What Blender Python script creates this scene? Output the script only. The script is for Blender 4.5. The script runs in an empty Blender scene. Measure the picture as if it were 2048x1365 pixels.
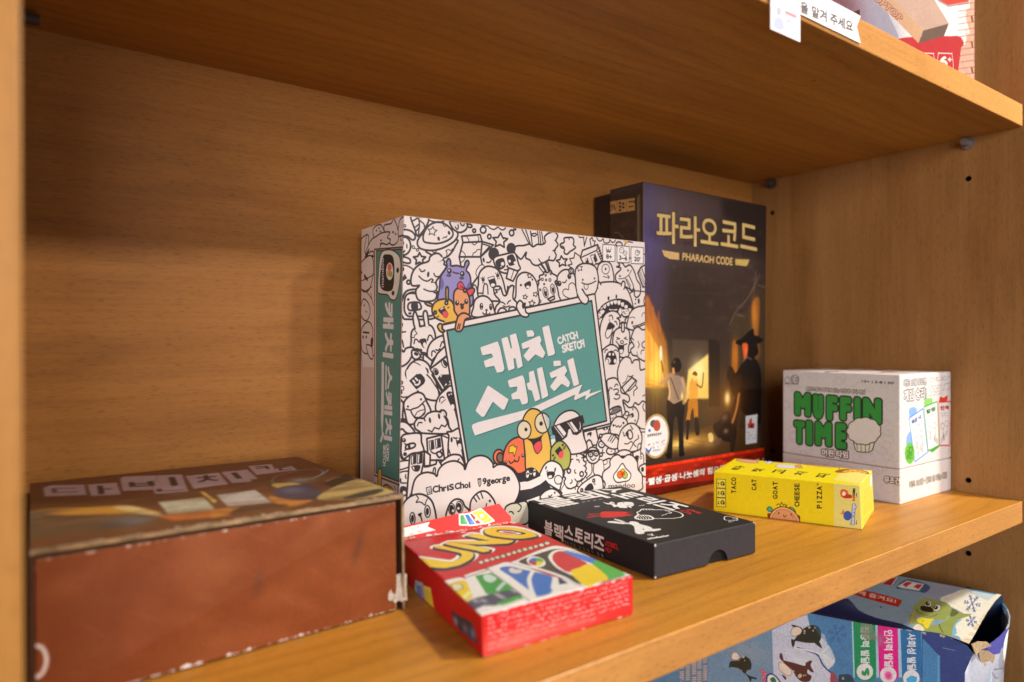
import bpy, bmesh, math, random
import numpy as np
from mathutils import Vector, Matrix

# ------------------------------------------------------------------ camera, world, lamps, exposure
# the survey of the photograph gives the camera in millimetres: shelf top front right corner = origin,
# x along the shelf, y into the bookcase, z up
FPX = 1370.427
CAM = np.array([-674.576, -211.622, 135.545])
YAW, PITCH, ROLL = 0.626077, -0.0036576, -0.0022032
MM = 0.001

def cam_axes():
    cy, sy, cp, sp = math.cos(YAW), math.sin(YAW), math.cos(PITCH), math.sin(PITCH)
    f = np.array([sy * cp, cy * cp, sp])
    r = np.array([cy, -sy, 0.0])
    u = np.cross(r, f)
    return (math.cos(ROLL) * r + math.sin(ROLL) * u, -math.sin(ROLL) * r + math.cos(ROLL) * u, f)
AX_R, AX_U, AX_F = cam_axes()

scene = bpy.context.scene
COL = scene.collection
cam_data = bpy.data.cameras.new('camera')
cam = bpy.data.objects.new('camera', cam_data)
COL.objects.link(cam)
cam.matrix_world = Matrix(((AX_R[0], AX_U[0], -AX_F[0], CAM[0] * MM),
                           (AX_R[1], AX_U[1], -AX_F[1], CAM[1] * MM),
                           (AX_R[2], AX_U[2], -AX_F[2], CAM[2] * MM),
                           (0, 0, 0, 1)))
cam_data.sensor_width = 36.0
cam_data.lens = FPX / 2048 * 36.0
cam_data.clip_start = 0.01
cam_data.clip_end = 50
cam_data.dof.use_dof = True
cam_data.dof.focus_distance = 0.475
cam_data.dof.aperture_fstop = 4.8
cam_data.dof.aperture_blades = 9
scene.camera = cam

world = bpy.data.worlds.new('World')
scene.world = world
world.use_nodes = True
wbg = world.node_tree.nodes['Background']
wbg.inputs['Color'].default_value = (1.0, 0.80, 0.66, 1)
wbg.inputs['Strength'].default_value = 0.10

def area_lamp(name, loc, target, size, power, color, sy=None):
    d = bpy.data.lights.new(name, 'AREA')
    d.energy = power
    d.color = color
    d.size = size
    if sy:
        d.shape = 'RECTANGLE'
        d.size_y = sy
    o = bpy.data.objects.new(name, d)
    COL.objects.link(o)
    o.location = loc
    o.rotation_euler = (Vector(target) - Vector(loc)).to_track_quat('-Z', 'Y').to_euler()
    return o
TGT = (-0.35, 0.12, 0.10)
# spots in the ceiling of the shop: a near one high up, two farther ones that reach the back panel,
# and the broad pale glow of the room behind the camera
area_lamp('ceiling_lamp_near', (0.20, -0.42, 0.95), (-0.35, 0.05, 0.0), 0.10, 12.0, (1.0, 0.91, 0.77))
area_lamp('ceiling_lamp_far', (1.05, -2.55, 1.52), TGT, 0.16, 28.0, (1.0, 0.89, 0.74))
area_lamp('ceiling_lamp_left', (0.35, -2.6, 1.55), TGT, 0.18, 24.0, (1.0, 0.87, 0.83))
area_lamp('front_fill', (0.7, -2.3, 0.12), TGT, 1.4, 7.5, (1.0, 0.90, 0.86), 0.7)  # added fill without a known source, lifts the upper left of the back panel
area_lamp('room_glow', (-1.6, -2.0, 0.42), TGT, 1.6, 45.0, (1.0, 0.92, 0.93), 0.9)

scene.view_settings.view_transform = 'Standard'
scene.view_settings.look = 'None'
scene.view_settings.exposure = 0.0
scene.view_settings.gamma = 1.0
scene.cycles.use_denoising = True
scene.cycles.max_bounces = 8
scene.cycles.diffuse_bounces = 5

# ------------------------------------------------------------------ geometry of the survey
def px_ray(px, py):
    return AX_F + AX_R * ((px - 1024) / FPX) - AX_U * ((py - 682.5) / FPX)

def px_on_plane(px, py, O, n):
    d = px_ray(px, py)
    return CAM + d * (np.dot(n, O - CAM) / np.dot(n, d))

def rgb(c):
    if isinstance(c, str):
        c = c.lstrip('#')
        return np.array([int(c[i:i + 2], 16) / 255 for i in (0, 2, 4)])
    return np.array(c, float) / 255.0

def s2l(c):
    c = np.asarray(c, float)
    return np.where(c <= 0.04045, c / 12.92, ((c + 0.055) / 1.055) ** 2.4)

def l2s(c):
    c = np.clip(np.asarray(c, float), 0, 1)
    return np.where(c <= 0.0031308, c * 12.92, 1.055 * c ** (1 / 2.4) - 0.055)

# ------------------------------------------------------------------ print shop: artwork is drawn as vectors into each box face
GLYPH = {}
def glyphs(s):
    """outline triangles and border edges of a line of lettering, from Blender's own font"""
    if s in GLYPH:
        return GLYPH[s]
    cu = bpy.data.curves.new('lettering', 'FONT')
    cu.body = s
    cu.resolution_u = 4
    ob = bpy.data.objects.new('lettering', cu)
    COL.objects.link(ob)
    bpy.context.view_layer.update()
    dg = bpy.context.evaluated_depsgraph_get()
    me = ob.evaluated_get(dg).to_mesh()
    v = np.array([w.co[:2] for w in me.vertices]) if len(me.vertices) else np.zeros((1, 2))
    me.calc_loop_triangles()
    tris = np.array([t.vertices[:] for t in me.loop_triangles], int).reshape(-1, 3)
    cnt = {}
    for p in me.polygons:
        for k in p.edge_keys:
            cnt[k] = cnt.get(k, 0) + 1
    # vertices of neighbouring triangles may be doubled; merge by position for the border test
    border = np.array([k for k, n in cnt.items() if n == 1], int).reshape(-1, 2)
    ob.evaluated_get(dg).to_mesh_clear()
    bpy.data.objects.remove(ob)
    bpy.data.curves.remove(cu)
    GLYPH[s] = (v, tris, border)
    return GLYPH[s]

def area2(P):
    x, y = P[:, 0], P[:, 1]
    return np.dot(x, np.roll(y, -1)) - np.dot(y, np.roll(x, -1))

def catmull(P, closed, n=6):
    P = np.asarray(P, float)
    m = len(P)
    if m < 3:
        return P
    out = []
    t = np.linspace(0, 1, n, endpoint=False)[:, None]
    rng = range(m) if closed else range(m - 1)
    for i in rng:
        if closed:
            a, b, c, d = P[(i - 1) % m], P[i], P[(i + 1) % m], P[(i + 2) % m]
        else:
            a, b, c, d = P[max(i - 1, 0)], P[i], P[i + 1], P[min(i + 2, m - 1)]
        out.append(0.5 * ((2 * b) + (c - a) * t + (2 * a - 5 * b + 4 * c - d) * t ** 2 + (3 * b - a - 3 * c + d) * t ** 3))
    out = np.concatenate(out)
    if not closed:
        out = np.vstack([out, P[-1:]])
    return out

SS = 3
class Canvas:
    """one printed face: O is the face's lower left corner (mm), u and v run right and up, in photograph order"""
    def __init__(self, O, U, V, res, base, white, pad=0.0):
        self.O = np.array(O, float)
        self.Wm, self.Hm = np.linalg.norm(U), np.linalg.norm(V)
        self.u = np.array(U, float) / self.Wm
        self.v = np.array(V, float)
        self.v = self.v - self.u * np.dot(self.v, self.u)
        self.Hm = np.linalg.norm(self.v)
        self.v /= self.Hm
        self.n = np.cross(self.u, self.v)
        self.res = res
        self.W, self.H = max(8, int(self.Wm * res)), max(8, int(self.Hm * res))
        self.white = s2l(rgb(white))
        self.a = np.empty((self.H, self.W, 3))
        self.a[:] = self.ink(base)
        self.tile = (0, 0, 1.0)
        self.INK = '2a2226'
        self.PAPER = base
    # colours are written as they show in the photograph under the local light; dividing by what white paper shows there gives the ink
    def ink(self, c):
        if isinstance(c, str) and c.startswith('='):
            return rgb(c[1:])
        return l2s(np.minimum(s2l(rgb(c)) / self.white * 0.80, 0.86))
    def T(self, ox, oy, s):
        self.tile = (ox, oy, s)
    def mm(self, pts):
        """points of the current photograph tile -> mm on this face"""
        if isinstance(pts, str):
            pts = [tuple(float(k) for k in q.split(',')) for q in pts.split()]
        if self.tile is None:
            return np.array(pts, float)
        ox, oy, s = self.tile
        out = []
        for x, y in pts:
            w = px_on_plane(ox + x / s, oy + y / s, self.O, self.n) - self.O
            out.append((np.dot(w, self.u), np.dot(w, self.v)))
        return np.array(out)
    def cover(self, polys):
        allp = np.concatenate(polys)
        px = [np.stack([p[:, 0] * self.res, (self.Hm - p[:, 1]) * self.res], 1) for p in polys]
        q = np.concatenate(px)
        x0, y0 = np.floor(q.min(0)).astype(int) - 1
        x1, y1 = np.ceil(q.max(0)).astype(int) + 1
        x0, y0, x1, y1 = max(x0, 0), max(y0, 0), min(x1, self.W), min(y1, self.H)
        if x1 <= x0 or y1 <= y0:
            return None
        w, h = (x1 - x0) * SS, (y1 - y0) * SS
        A, B = [], []
        for p in px:
            p = (p - (x0, y0)) * SS
            if area2(p) < 0:
                p = p[::-1]
            A.append(p)
            B.append(np.roll(p, -1, 0))
        A, B = np.concatenate(A), np.concatenate(B)
        sg = np.where(B[:, 1] > A[:, 1], 1, -1)
        lo, hi = np.minimum(A[:, 1], B[:, 1]), np.maximum(A[:, 1], B[:, 1])
        r0 = np.clip(np.ceil(lo - 0.5), 0, h).astype(int)
        r1 = np.clip(np.ceil(hi - 0.5), 0, h).astype(int)
        cnt = np.maximum(r1 - r0, 0)
        idx = np.repeat(np.arange(len(A)), cnt)
        if len(idx) == 0:
            return None
        start = np.cumsum(cnt) - cnt
        rows = np.arange(len(idx)) - start[idx] + r0[idx]
        a, b = A[idx], B[idx]
        xs = a[:, 0] + (rows + 0.5 - a[:, 1]) * (b[:, 0] - a[:, 0]) / (b[:, 1] - a[:, 1])
        cols = np.clip(np.ceil(xs - 0.5), 0, w).astype(int)
        acc = np.bincount(rows * (w + 1) + cols, weights=sg[idx], minlength=h * (w + 1)).reshape(h, w + 1)
        m = (np.abs(np.cumsum(acc, 1)[:, :w]) > 0.5)
        al = m.reshape(y1 - y0, SS, x1 - x0, SS).mean((1, 3))
        return x0, y0, x1, y1, al
    def paint(self, cov, c, alpha=1.0):
        if cov is None:
            return
        x0, y0, x1, y1, al = cov
        al = (al * alpha)[:, :, None]
        self.a[y0:y1, x0:x1] = self.a[y0:y1, x0:x1] * (1 - al) + self.ink(c) * al
    def fill_mm(self, P, c, alpha=1.0):
        self.paint(self.cover([np.asarray(P, float)]), c, alpha)
    def caps(self, segs, w):
        k = 10
        th = np.linspace(-math.pi / 2, math.pi / 2, k // 2 + 1)
        out = []
        for a, b in segs:
            d = b - a
            L = math.hypot(*d)
            an = math.atan2(d[1], d[0]) if L > 1e-9 else 0.0
            e1 = b + w / 2 * np.stack([np.cos(th + an), np.sin(th + an)], 1)
            e2 = a + w / 2 * np.stack([np.cos(th + an + math.pi), np.sin(th + an + math.pi)], 1)
            out.append(np.concatenate([e1, e2]))
        return out
    def stroke_mm(self, P, w, c, closed=False, alpha=1.0):
        P = np.asarray(P, float)
        n = len(P)
        segs = [(P[i], P[(i + 1) % n]) for i in range(n if closed else n - 1)]
        if segs:
            self.paint(self.cover(self.caps(segs, w)), c, alpha)
    # ---- drawing verbs in tile coordinates
    def o(self, s, f='paper', w=None, c=None):            # closed smooth shape: filled, outlined
        P = catmull(self.mm(s), True)
        self._shape(P, f, w, c)
    def g(self, s, f='paper', w=None, c=None):            # closed polygon
        self._shape(self.mm(s), f, w, c)
    def _shape(self, P, f, w, c):
        if f is not None:
            self.fill_mm(P, self.PAPER if f == 'paper' else f)
        if w is None:
            w = self.lw
        if w > 0:
            self.stroke_mm(P, w, c or self.INK, True)
    def b(self, s, c=None, alpha=1.0):                    # closed smooth solid
        self.fill_mm(catmull(self.mm(s), True), c or self.INK, alpha)
    def k(self, s, c=None, alpha=1.0):                    # closed polygon solid
        self.fill_mm(self.mm(s), c or self.INK, alpha)
    def l(self, s, w=None, c=None):                       # open smooth line
        self.stroke_mm(catmull(self.mm(s), False), w or self.lw * 0.75, c or self.INK)
    def z(self, s, w=None, c=None):                       # open straight line
        self.stroke_mm(self.mm(s), w or self.lw * 0.75, c or self.INK)
    def e(self, cx, cy, rx, ry, rot=0, f='paper', w=None, c=None):
        t = np.linspace(0, 2 * math.pi, 28, endpoint=False)
        r = math.radians(rot)
        x, y = rx * np.cos(t), ry * np.sin(t)
        pts = np.stack([cx + x * math.cos(r) - y * math.sin(r), cy + x * math.sin(r) + y * math.cos(r)], 1)
        self._shape(self.mm(pts), f, w, c)
    def d(self, cx, cy, rx, ry, rot=0, c=None):           # solid dot
        self.e(cx, cy, rx, ry, rot, c or self.INK, 0)
    def star(self, cx, cy, R, rot=0, f='paper', w=None, k=0.5, n=5):
        pts = []
        for i in range(2 * n):
            a = math.radians(rot) + math.pi * i / n - math.pi / 2
            q = R if i % 2 == 0 else R * k
            pts.append((cx + q * math.cos(a), cy + q * math.sin(a)))
        self.g(pts, f, w)
    def text(self, s, bl, br, tl, c=None, bold=0.0, edge=0.0, ec=None, alpha=1.0):
        """lettering whose ink box is stretched onto the parallelogram bl, br, tl (tile points)"""
        v, tris, border = glyphs(s)
        lo, hi = v.min(0), v.max(0)
        q = self.mm([bl, br, tl])
        k = (v - lo) / np.maximum(hi - lo, 1e-6)
        P = q[0] + k[:, :1] * (q[1] - q[0]) + k[:, 1:] * (q[2] - q[0])
        polys = [P[t] for t in tris]
        segs = [(P[a], P[b]) for a, b in border]
        if edge > 0 and segs:
            self.paint(self.cover(self.caps(segs, bold + 2 * edge) + polys), ec or self.INK, alpha)
        if bold > 0 and segs:
            polys = polys + self.caps(segs, bold)
        if polys:
            self.paint(self.cover(polys), c or self.INK, alpha)
    def soft(self, cx, cy, rx, ry, c, alpha=1.0, rot=0, hard=2.0):
        """airbrushed spot"""
        q = self.mm([(cx, cy), (cx + rx, cy), (cx, cy + ry)])
        self.soft_mm(q[0], np.linalg.norm(q[1] - q[0]), np.linalg.norm(q[2] - q[0]), c, alpha, rot, hard)
    def soft_mm(self, q, rx, ry, c, alpha=1.0, rot=0, hard=2.0):
        cx, cy = q[0] * self.res, (self.Hm - q[1]) * self.res
        rx, ry = rx * self.res, ry * self.res
        R = 2.2 * max(rx, ry)
        x0, x1 = int(max(cx - R, 0)), int(min(cx + R, self.W))
        y0, y1 = int(max(cy - R, 0)), int(min(cy + R, self.H))
        if x1 <= x0 or y1 <= y0:
            return
        X, Y = np.meshgrid(np.arange(x0, x1) - cx, np.arange(y0, y1) - cy)
        r = math.radians(rot)
        xx, yy = (X * math.cos(r) + Y * math.sin(r)) / rx, (-X * math.sin(r) + Y * math.cos(r)) / ry
        al = (np.exp(-(xx * xx + yy * yy) ** (hard / 2)) * alpha)[:, :, None]
        self.a[y0:y1, x0:x1] = self.a[y0:y1, x0:x1] * (1 - al) + self.ink(c) * al
    def brush(self, s, w, c, alpha=0.6, smooth=True):
        """soft-edged brush line"""
        P = self.mm(s)
        P = catmull(P, False, 8) if smooth else P
        for i, wk in enumerate((1.0, 0.75, 0.5)):
            self.stroke_mm(P, w * wk, c, False, alpha * (0.35, 0.45, 0.6)[i])
    def blur(self, mm):
        r = max(1, int(mm * self.res))
        for ax in (0, 1):
            for _ in range(2):
                p = np.pad(self.a, [(r + 1, r) if i == ax else (0, 0) for i in range(3)], mode='edge')
                cs = np.cumsum(p, ax)
                n = self.a.shape[ax]
                hi = np.take(cs, np.arange(2 * r + 1, 2 * r + 1 + n), ax)
                lo = np.take(cs, np.arange(0, n), ax)
                self.a = (hi - lo) / (2 * r + 1)
    def grain(self, amp, seed=1):
        rs = np.random.RandomState(seed)
        n = rs.normal(0, 1, (self.H, self.W, 1))
        n = (n + np.roll(n, 1, 0) + np.roll(n, 1, 1) + np.roll(n, (1, 1), (0, 1))) / 2
        m = rs.normal(0, 1, (self.H // 24 + 2, self.W // 24 + 2))
        m = np.kron(m, np.ones((24, 24)))[:self.H, :self.W, None]
        self.a = np.clip(self.a * (1 + amp * n + amp * 0.25 * m), 0, 1)
    def wear(self, sides, c, seed, depth=1.2, dens=0.5, alpha=0.9):
        """rubbed card along the edges of the face; sides is any of l r t b"""
        rs = random.Random(seed)
        for sd in sides:
            L = self.Hm if sd in 'lr' else self.Wm
            t = 0.0
            while t < L:
                ln = rs.uniform(0.6, 5.0)
                if rs.random() < dens:
                    dp = depth * rs.uniform(0.25, 1.0)
                    pts = []
                    k = max(4, int(ln * 2))
                    for i in range(k + 1):
                        pts.append((t + ln * i / k, dp * max(0.0, math.sin(math.pi * i / k)) ** 0.6 * rs.uniform(0.35, 1.1)))
                    pts = [(t + ln, -0.5), (t, -0.5)] + pts
                    if sd == 'b': P = pts
                    elif sd == 't': P = [(x, self.Hm - y) for x, y in pts]
                    elif sd == 'l': P = [(y, x) for x, y in pts]
                    else: P = [(self.Wm - y, x) for x, y in pts]
                    self.fill_mm(P, c, alpha * rs.uniform(0.5, 1))
                t += ln * rs.uniform(0.5, 1.3)
    def image(self, name):
        im = bpy.data.images.new(name, self.W, self.H)
        buf = np.ones((self.H, self.W, 4), np.float32)
        buf[:, :, :3] = np.clip(self.a[::-1], 0, 1)
        im.pixels.foreach_set(buf.ravel())
        im.update()
        im.pack()
        return im

# ------------------------------------------------------------------ materials
def new_mat(name):
    m = bpy.data.materials.new(name)
    m.use_nodes = True
    return m, m.node_tree.nodes, m.node_tree.links, m.node_tree.nodes['Principled BSDF']

def wood(name, axis, tint=(1, 1, 1), seed=0.0, rough=0.42, spec=0.26, marks=()):
    """beech laminate: soft bands along the grain, short dark pores, a few cathedral figures"""
    m, N, L, P = new_mat(name)
    tc = N.new('ShaderNodeTexCoord')
    geo = tc.outputs['Object']
    def mapped(sc):
        mp = N.new('ShaderNodeMapping')
        mp.inputs['Scale'].default_value = [sc[0] if i == axis else sc[1] for i in range(3)]
        mp.inputs['Location'].default_value = (seed * 3.1, seed * 1.7, seed * 2.3)
        L.new(geo, mp.inputs['Vector'])
        return mp.outputs['Vector']
    def noise(sc, scale, detail, dist=0.0):
        n = N.new('ShaderNodeTexNoise')
        n.inputs['Scale'].default_value = scale
        n.inputs['Detail'].default_value = detail
        n.inputs['Distortion'].default_value = dist
        L.new(mapped(sc), n.inputs['Vector'])
        return n.outputs['Fac']
    def ramp(src, stops):
        r = N.new('ShaderNodeValToRGB')
        el = r.color_ramp.elements
        while len(el) < len(stops):
            el.new(0.5)
        for e, (p, c) in zip(el, stops):
            e.position = p
            e.color = (c, c, c, 1) if not isinstance(c, tuple) else c + (1,)
        L.new(src, r.inputs['Fac'])
        return r.outputs['Color']
    def mul(a, b, fac=1.0, mode='MULTIPLY'):
        x = N.new('ShaderNodeMix')
        x.data_type = 'RGBA'
        x.blend_type = mode
        x.inputs['Factor'].default_value = fac
        L.new(a, x.inputs['A'])
        L.new(b, x.inputs['B'])
        return x.outputs['Result']
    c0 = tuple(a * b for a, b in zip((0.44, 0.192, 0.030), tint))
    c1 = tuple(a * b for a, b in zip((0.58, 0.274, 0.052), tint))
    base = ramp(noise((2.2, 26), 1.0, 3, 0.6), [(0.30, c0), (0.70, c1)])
    fine = ramp(noise((14, 520), 1.0, 2), [(0.30, 0.89), (0.62, 1.03)])
    figure = N.new('ShaderNodeTexWave')
    figure.wave_type = 'BANDS'
    figure.bands_direction = 'XYZ'[(axis + 1) % 3] if axis != 1 else 'Z'
    figure.inputs['Scale'].default_value = 9.0
    figure.inputs['Distortion'].default_value = 7.0
    figure.inputs['Detail'].default_value = 2.0
    figure.inputs['Detail Scale'].default_value = 1.2
    L.new(mapped((0.8, 3.0)), figure.inputs['Vector'])
    fig = ramp(figure.outputs['Fac'], [(0.0, 0.87), (0.3, 0.99), (1.0, 1.03)])
    pore = ramp(noise((190, 1900), 1.0, 1), [(0.30, 0.64), (0.43, 1.0)])
    colour = mul(mul(mul(base, fine, 0.8), fig, 0.8), pore, 0.75)
    for x, y, z, rx, ry, rz, c in marks:                   # small knots and rubbed spots, in mm of the board
        sub = N.new('ShaderNodeVectorMath')
        sub.operation = 'SUBTRACT'
        L.new(geo, sub.inputs[0])
        sub.inputs[1].default_value = (x * MM, y * MM, z * MM)
        wob = N.new('ShaderNodeTexNoise')
        wob.inputs['Scale'].default_value = 140
        L.new(geo, wob.inputs['Vector'])
        sc = N.new('ShaderNodeVectorMath')
        sc.operation = 'MULTIPLY'
        L.new(sub.outputs[0], sc.inputs[0])
        sc.inputs[1].default_value = (1000 / rx, 1000 / ry, 1000 / rz)
        ln = N.new('ShaderNodeVectorMath')
        ln.operation = 'LENGTH'
        L.new(sc.outputs[0], ln.inputs[0])
        ad = N.new('ShaderNodeMath')
        ad.operation = 'MULTIPLY_ADD'
        L.new(wob.outputs['Fac'], ad.inputs[0])
        ad.inputs[1].default_value = 0.9
        L.new(ln.outputs['Value'], ad.inputs[2])
        colour = mul(colour, ramp(ad.outputs[0], [(0.75, c), (1.0, 1.0)]))
    L.new(colour, P.inputs['Base Color'])
    P.inputs['Roughness'].default_value = rough
    P.inputs['Specular IOR Level'].default_value = spec
    bp = N.new('ShaderNodeBump')
    bp.inputs['Strength'].default_value = 0.12
    bp.inputs['Distance'].default_value = 0.0004
    L.new(pore, bp.inputs['Height'])
    L.new(bp.outputs['Normal'], P.inputs['Normal'])
    return m

def plain(name, c, rough=0.5, spec=0.4, mottled=0.12, metal=0.0, scale=260.0):
    """one colour of card, plastic or metal with a little unevenness"""
    m, N, L, P = new_mat(name)
    lin = tuple(s2l(rgb(c)))
    tc = N.new('ShaderNodeTexCoord')
    n = N.new('ShaderNodeTexNoise')
    n.inputs['Scale'].default_value = scale
    n.inputs['Detail'].default_value = 4
    L.new(tc.outputs['Object'], n.inputs['Vector'])
    r = N.new('ShaderNodeValToRGB')
    r.color_ramp.elements[0].position, r.color_ramp.elements[1].position = 0.3, 0.7
    r.color_ramp.elements[0].color = tuple(x * (1 - mottled) for x in lin) + (1,)
    r.color_ramp.elements[1].color = tuple(min(1, x * (1 + mottled)) for x in lin) + (1,)
    L.new(n.outputs['Fac'], r.inputs['Fac'])
    L.new(r.outputs['Color'], P.inputs['Base Color'])
    P.inputs['Roughness'].default_value = rough
    P.inputs['Specular IOR Level'].default_value = spec
    P.inputs['Metallic'].default_value = metal
    bp = N.new('ShaderNodeBump')
    bp.inputs['Strength'].default_value = 0.08
    bp.inputs['Distance'].default_value = 0.0003
    L.new(n.outputs['Fac'], bp.inputs['Height'])
    L.new(bp.outputs['Normal'], P.inputs['Normal'])
    return m

def printed(cv, name, rough=0.45, spec=0.3, coat=0.0, bump=0.10):
    """a printed card face: the drawn artwork on paper with a fine linen bump"""
    m, N, L, P = new_mat(name)
    t = N.new('ShaderNodeTexImage')
    t.image = cv.image(name)
    t.extension = 'EXTEND'
    t.interpolation = 'Cubic'
    L.new(t.outputs['Color'], P.inputs['Base Color'])
    P.inputs['Roughness'].default_value = rough
    P.inputs['Specular IOR Level'].default_value = spec
    P.inputs['Coat Weight'].default_value = coat
    P.inputs['Coat Roughness'].default_value = 0.2
    tc = N.new('ShaderNodeTexCoord')
    n = N.new('ShaderNodeTexNoise')
    n.inputs['Scale'].default_value = 900
    n.inputs['Detail'].default_value = 3
    L.new(tc.outputs['Object'], n.inputs['Vector'])
    n2 = N.new('ShaderNodeTexNoise')
    n2.inputs['Scale'].default_value = 26
    n2.inputs['Detail'].default_value = 2
    L.new(tc.outputs['Object'], n2.inputs['Vector'])
    ad = N.new('ShaderNodeMath')
    ad.operation = 'MULTIPLY_ADD'
    ad.inputs[1].default_value = 6.0
    L.new(n2.outputs['Fac'], ad.inputs[0])
    L.new(n.outputs['Fac'], ad.inputs[2])
    bp = N.new('ShaderNodeBump')
    bp.inputs['Strength'].default_value = bump
    bp.inputs['Distance'].default_value = 0.0005
    L.new(ad.outputs[0], bp.inputs['Height'])
    L.new(bp.outputs['Normal'], P.inputs['Normal'])
    return m

# ------------------------------------------------------------------ objects
def thing(name, label, cat, loc, group=None):
    o = bpy.data.objects.new(name, None)
    o.empty_display_size = 0.02
    COL.objects.link(o)
    o.location = [c * MM for c in loc]
    o['label'] = label
    o['category'] = cat
    if group:
        o['group'] = group
    return o

def tag(o, label, cat, group=None):
    o['label'] = label
    o['category'] = cat
    if group:
        o['group'] = group
    return o

def link(name, bm, mats, parent=None, origin=(0, 0, 0), smooth=False, label=None):
    """bm is in world millimetres; the object sits at origin (world mm), in its parent's frame"""
    org = np.array(origin, float)
    for v in bm.verts:
        v.co = (Vector(v.co) - Vector(org)) * MM
    me = bpy.data.meshes.new(name)
    bm.to_mesh(me)
    bm.free()
    for m in (mats if isinstance(mats, (list, tuple)) else [mats]):
        me.materials.append(m)
    for p in me.polygons:
        p.use_smooth = smooth
    o = bpy.data.objects.new(name, me)
    COL.objects.link(o)
    if parent is not None:
        o.parent = parent
        base = Vector((0, 0, 0))
        q = parent
        while q is not None:
            base += q.location
            q = q.parent
        o.location = Vector(org) * MM - base
    else:
        o.location = Vector(org) * MM
    if label:
        o['label'] = label
    return o

FACES = {'bottom': (3, 2, 1, 0), 'top': (4, 5, 6, 7), 'front': (0, 1, 5, 4), 'right': (1, 2, 6, 5), 'back': (2, 3, 7, 6), 'left': (3, 0, 4, 7)}

def corners(fp, z0, z1, fpt=None):
    """eight corners from a footprint FL FR BR BL"""
    fpt = fpt or fp
    return np.array([(x, y, z0) for x, y in fp] + [(x, y, z1) for x, y in fpt], float)

def face_canvas(C, face, res, base, white, pad=0.0):
    q = [C[i] for i in FACES[face]]                      # bl br tr tl
    u = q[1] - q[0]
    u = u / np.linalg.norm(u)
    n = np.cross(q[1] - q[0], q[3] - q[0])
    n /= np.linalg.norm(n)
    v = np.cross(n, u)
    a = [np.dot(p - q[0], u) for p in q]
    b = [np.dot(p - q[0], v) for p in q]
    O = q[0] + u * min(a) + v * min(b)
    return Canvas(O, u * (max(a) - min(a)), v * (max(b) - min(b)), res, base, white)

def hexa_bm(C, bevel=0.8, seg=2, cuts=0, warp=0.0, seed=0, bevel_edges=None):
    bm = bmesh.new()
    vs = [bm.verts.new(c) for c in C]
    for f in FACES.values():
        bm.faces.new([vs[i] for i in f])
    bm.normal_update()
    if bevel > 0:
        bmesh.ops.bevel(bm, geom=list(bm.edges), offset=bevel, segments=seg, profile=0.6, affect='EDGES')
    if cuts:
        bmesh.ops.subdivide_edges(bm, edges=[e for e in bm.edges if e.calc_length() > 8], cuts=cuts, use_grid_fill=True)
        rs = random.Random(seed)
        ph = [rs.uniform(0, 6) for _ in range(6)]
        cen = np.mean(C, 0)
        for v in bm.verts:
            x, y, z = v.co
            k = warp * (0.5 * math.sin(x * 0.055 + ph[0] + 0.02 * y) + 0.5 * math.sin(y * 0.06 + ph[1]) + 0.35 * math.sin(x * 0.21 + ph[2] + z * 0.2) + 0.3 * math.sin(y * 0.19 + ph[3]))
            n = v.normal
            v.co = Vector((x + n.x * k * 0.5, y + n.y * k * 0.5, max(z + n.z * k, C[:, 2].min() if n.z < 0.2 else -1e9)))
        bm.normal_update()
    return bm

def paint_faces(bm, C, prints, mats, default=0):
    """gives every polygon the print of the face it belongs to; prints: face -> (canvas, slot)"""
    names = list(FACES)
    nor = []
    for f in names:
        q = [C[i] for i in FACES[f]]
        n = np.cross(q[2] - q[0], q[3] - q[1])
        nor.append(n / np.linalg.norm(n))
    uvl = bm.loops.layers.uv.verify()
    for fc in bm.faces:
        nn = np.array(fc.normal)
        f = names[int(np.argmax([np.dot(nn, n) for n in nor]))]
        if f in prints:
            cv, slot = prints[f]
            fc.material_index = slot
            for lp in fc.loops:
                w = np.array(lp.vert.co) - cv.O
                lp[uvl].uv = (np.dot(w, cv.u) / cv.Wm, np.dot(w, cv.v) / cv.Hm)
        else:
            fc.material_index = default

def box(name, C, prints, mat, parent, origin, bevel=0.8, seg=2, cuts=0, warp=0.0, seed=0, looks=None, label=None):
    """a card box or lid; prints: face -> canvas"""
    bm = hexa_bm(C, bevel, seg, cuts, warp, seed)
    mats, pr = [mat], {}
    for f, cv in prints.items():
        mats.append(printed(cv, name + '_' + f + '_print', **(looks or {})))
        pr[f] = (cv, len(mats) - 1)
    paint_faces(bm, C, pr, mats)
    return link(name, bm, mats, parent, origin, smooth=False, label=label)

def sheet_bm(quads, t=0.4):
    """thin card from quads (lists of world points), with thickness t to the back of the face"""
    bm = bmesh.new()
    for q in quads:
        q = [np.array(p, float) for p in q]
        n = np.cross(q[1] - q[0], q[2] - q[0])
        n /= np.linalg.norm(n)
        a = [bm.verts.new(p) for p in q]
        b = [bm.verts.new(p - n * t) for p in q]
        bm.faces.new(a)
        bm.faces.new(b[::-1])
        k = len(q)
        for i in range(k):
            bm.faces.new([a[(i + 1) % k], a[i], b[i], b[(i + 1) % k]])
    bm.normal_update()
    return bm

def slab_bm(lo, hi, bevel=0.0, seg=2):
    C = np.array([(lo[0], lo[1], lo[2]), (hi[0], lo[1], lo[2]), (hi[0], hi[1], lo[2]), (lo[0], hi[1], lo[2]),
                  (lo[0], lo[1], hi[2]), (hi[0], lo[1], hi[2]), (hi[0], hi[1], hi[2]), (lo[0], hi[1], hi[2])], float)
    return hexa_bm(C, bevel, seg)

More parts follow.
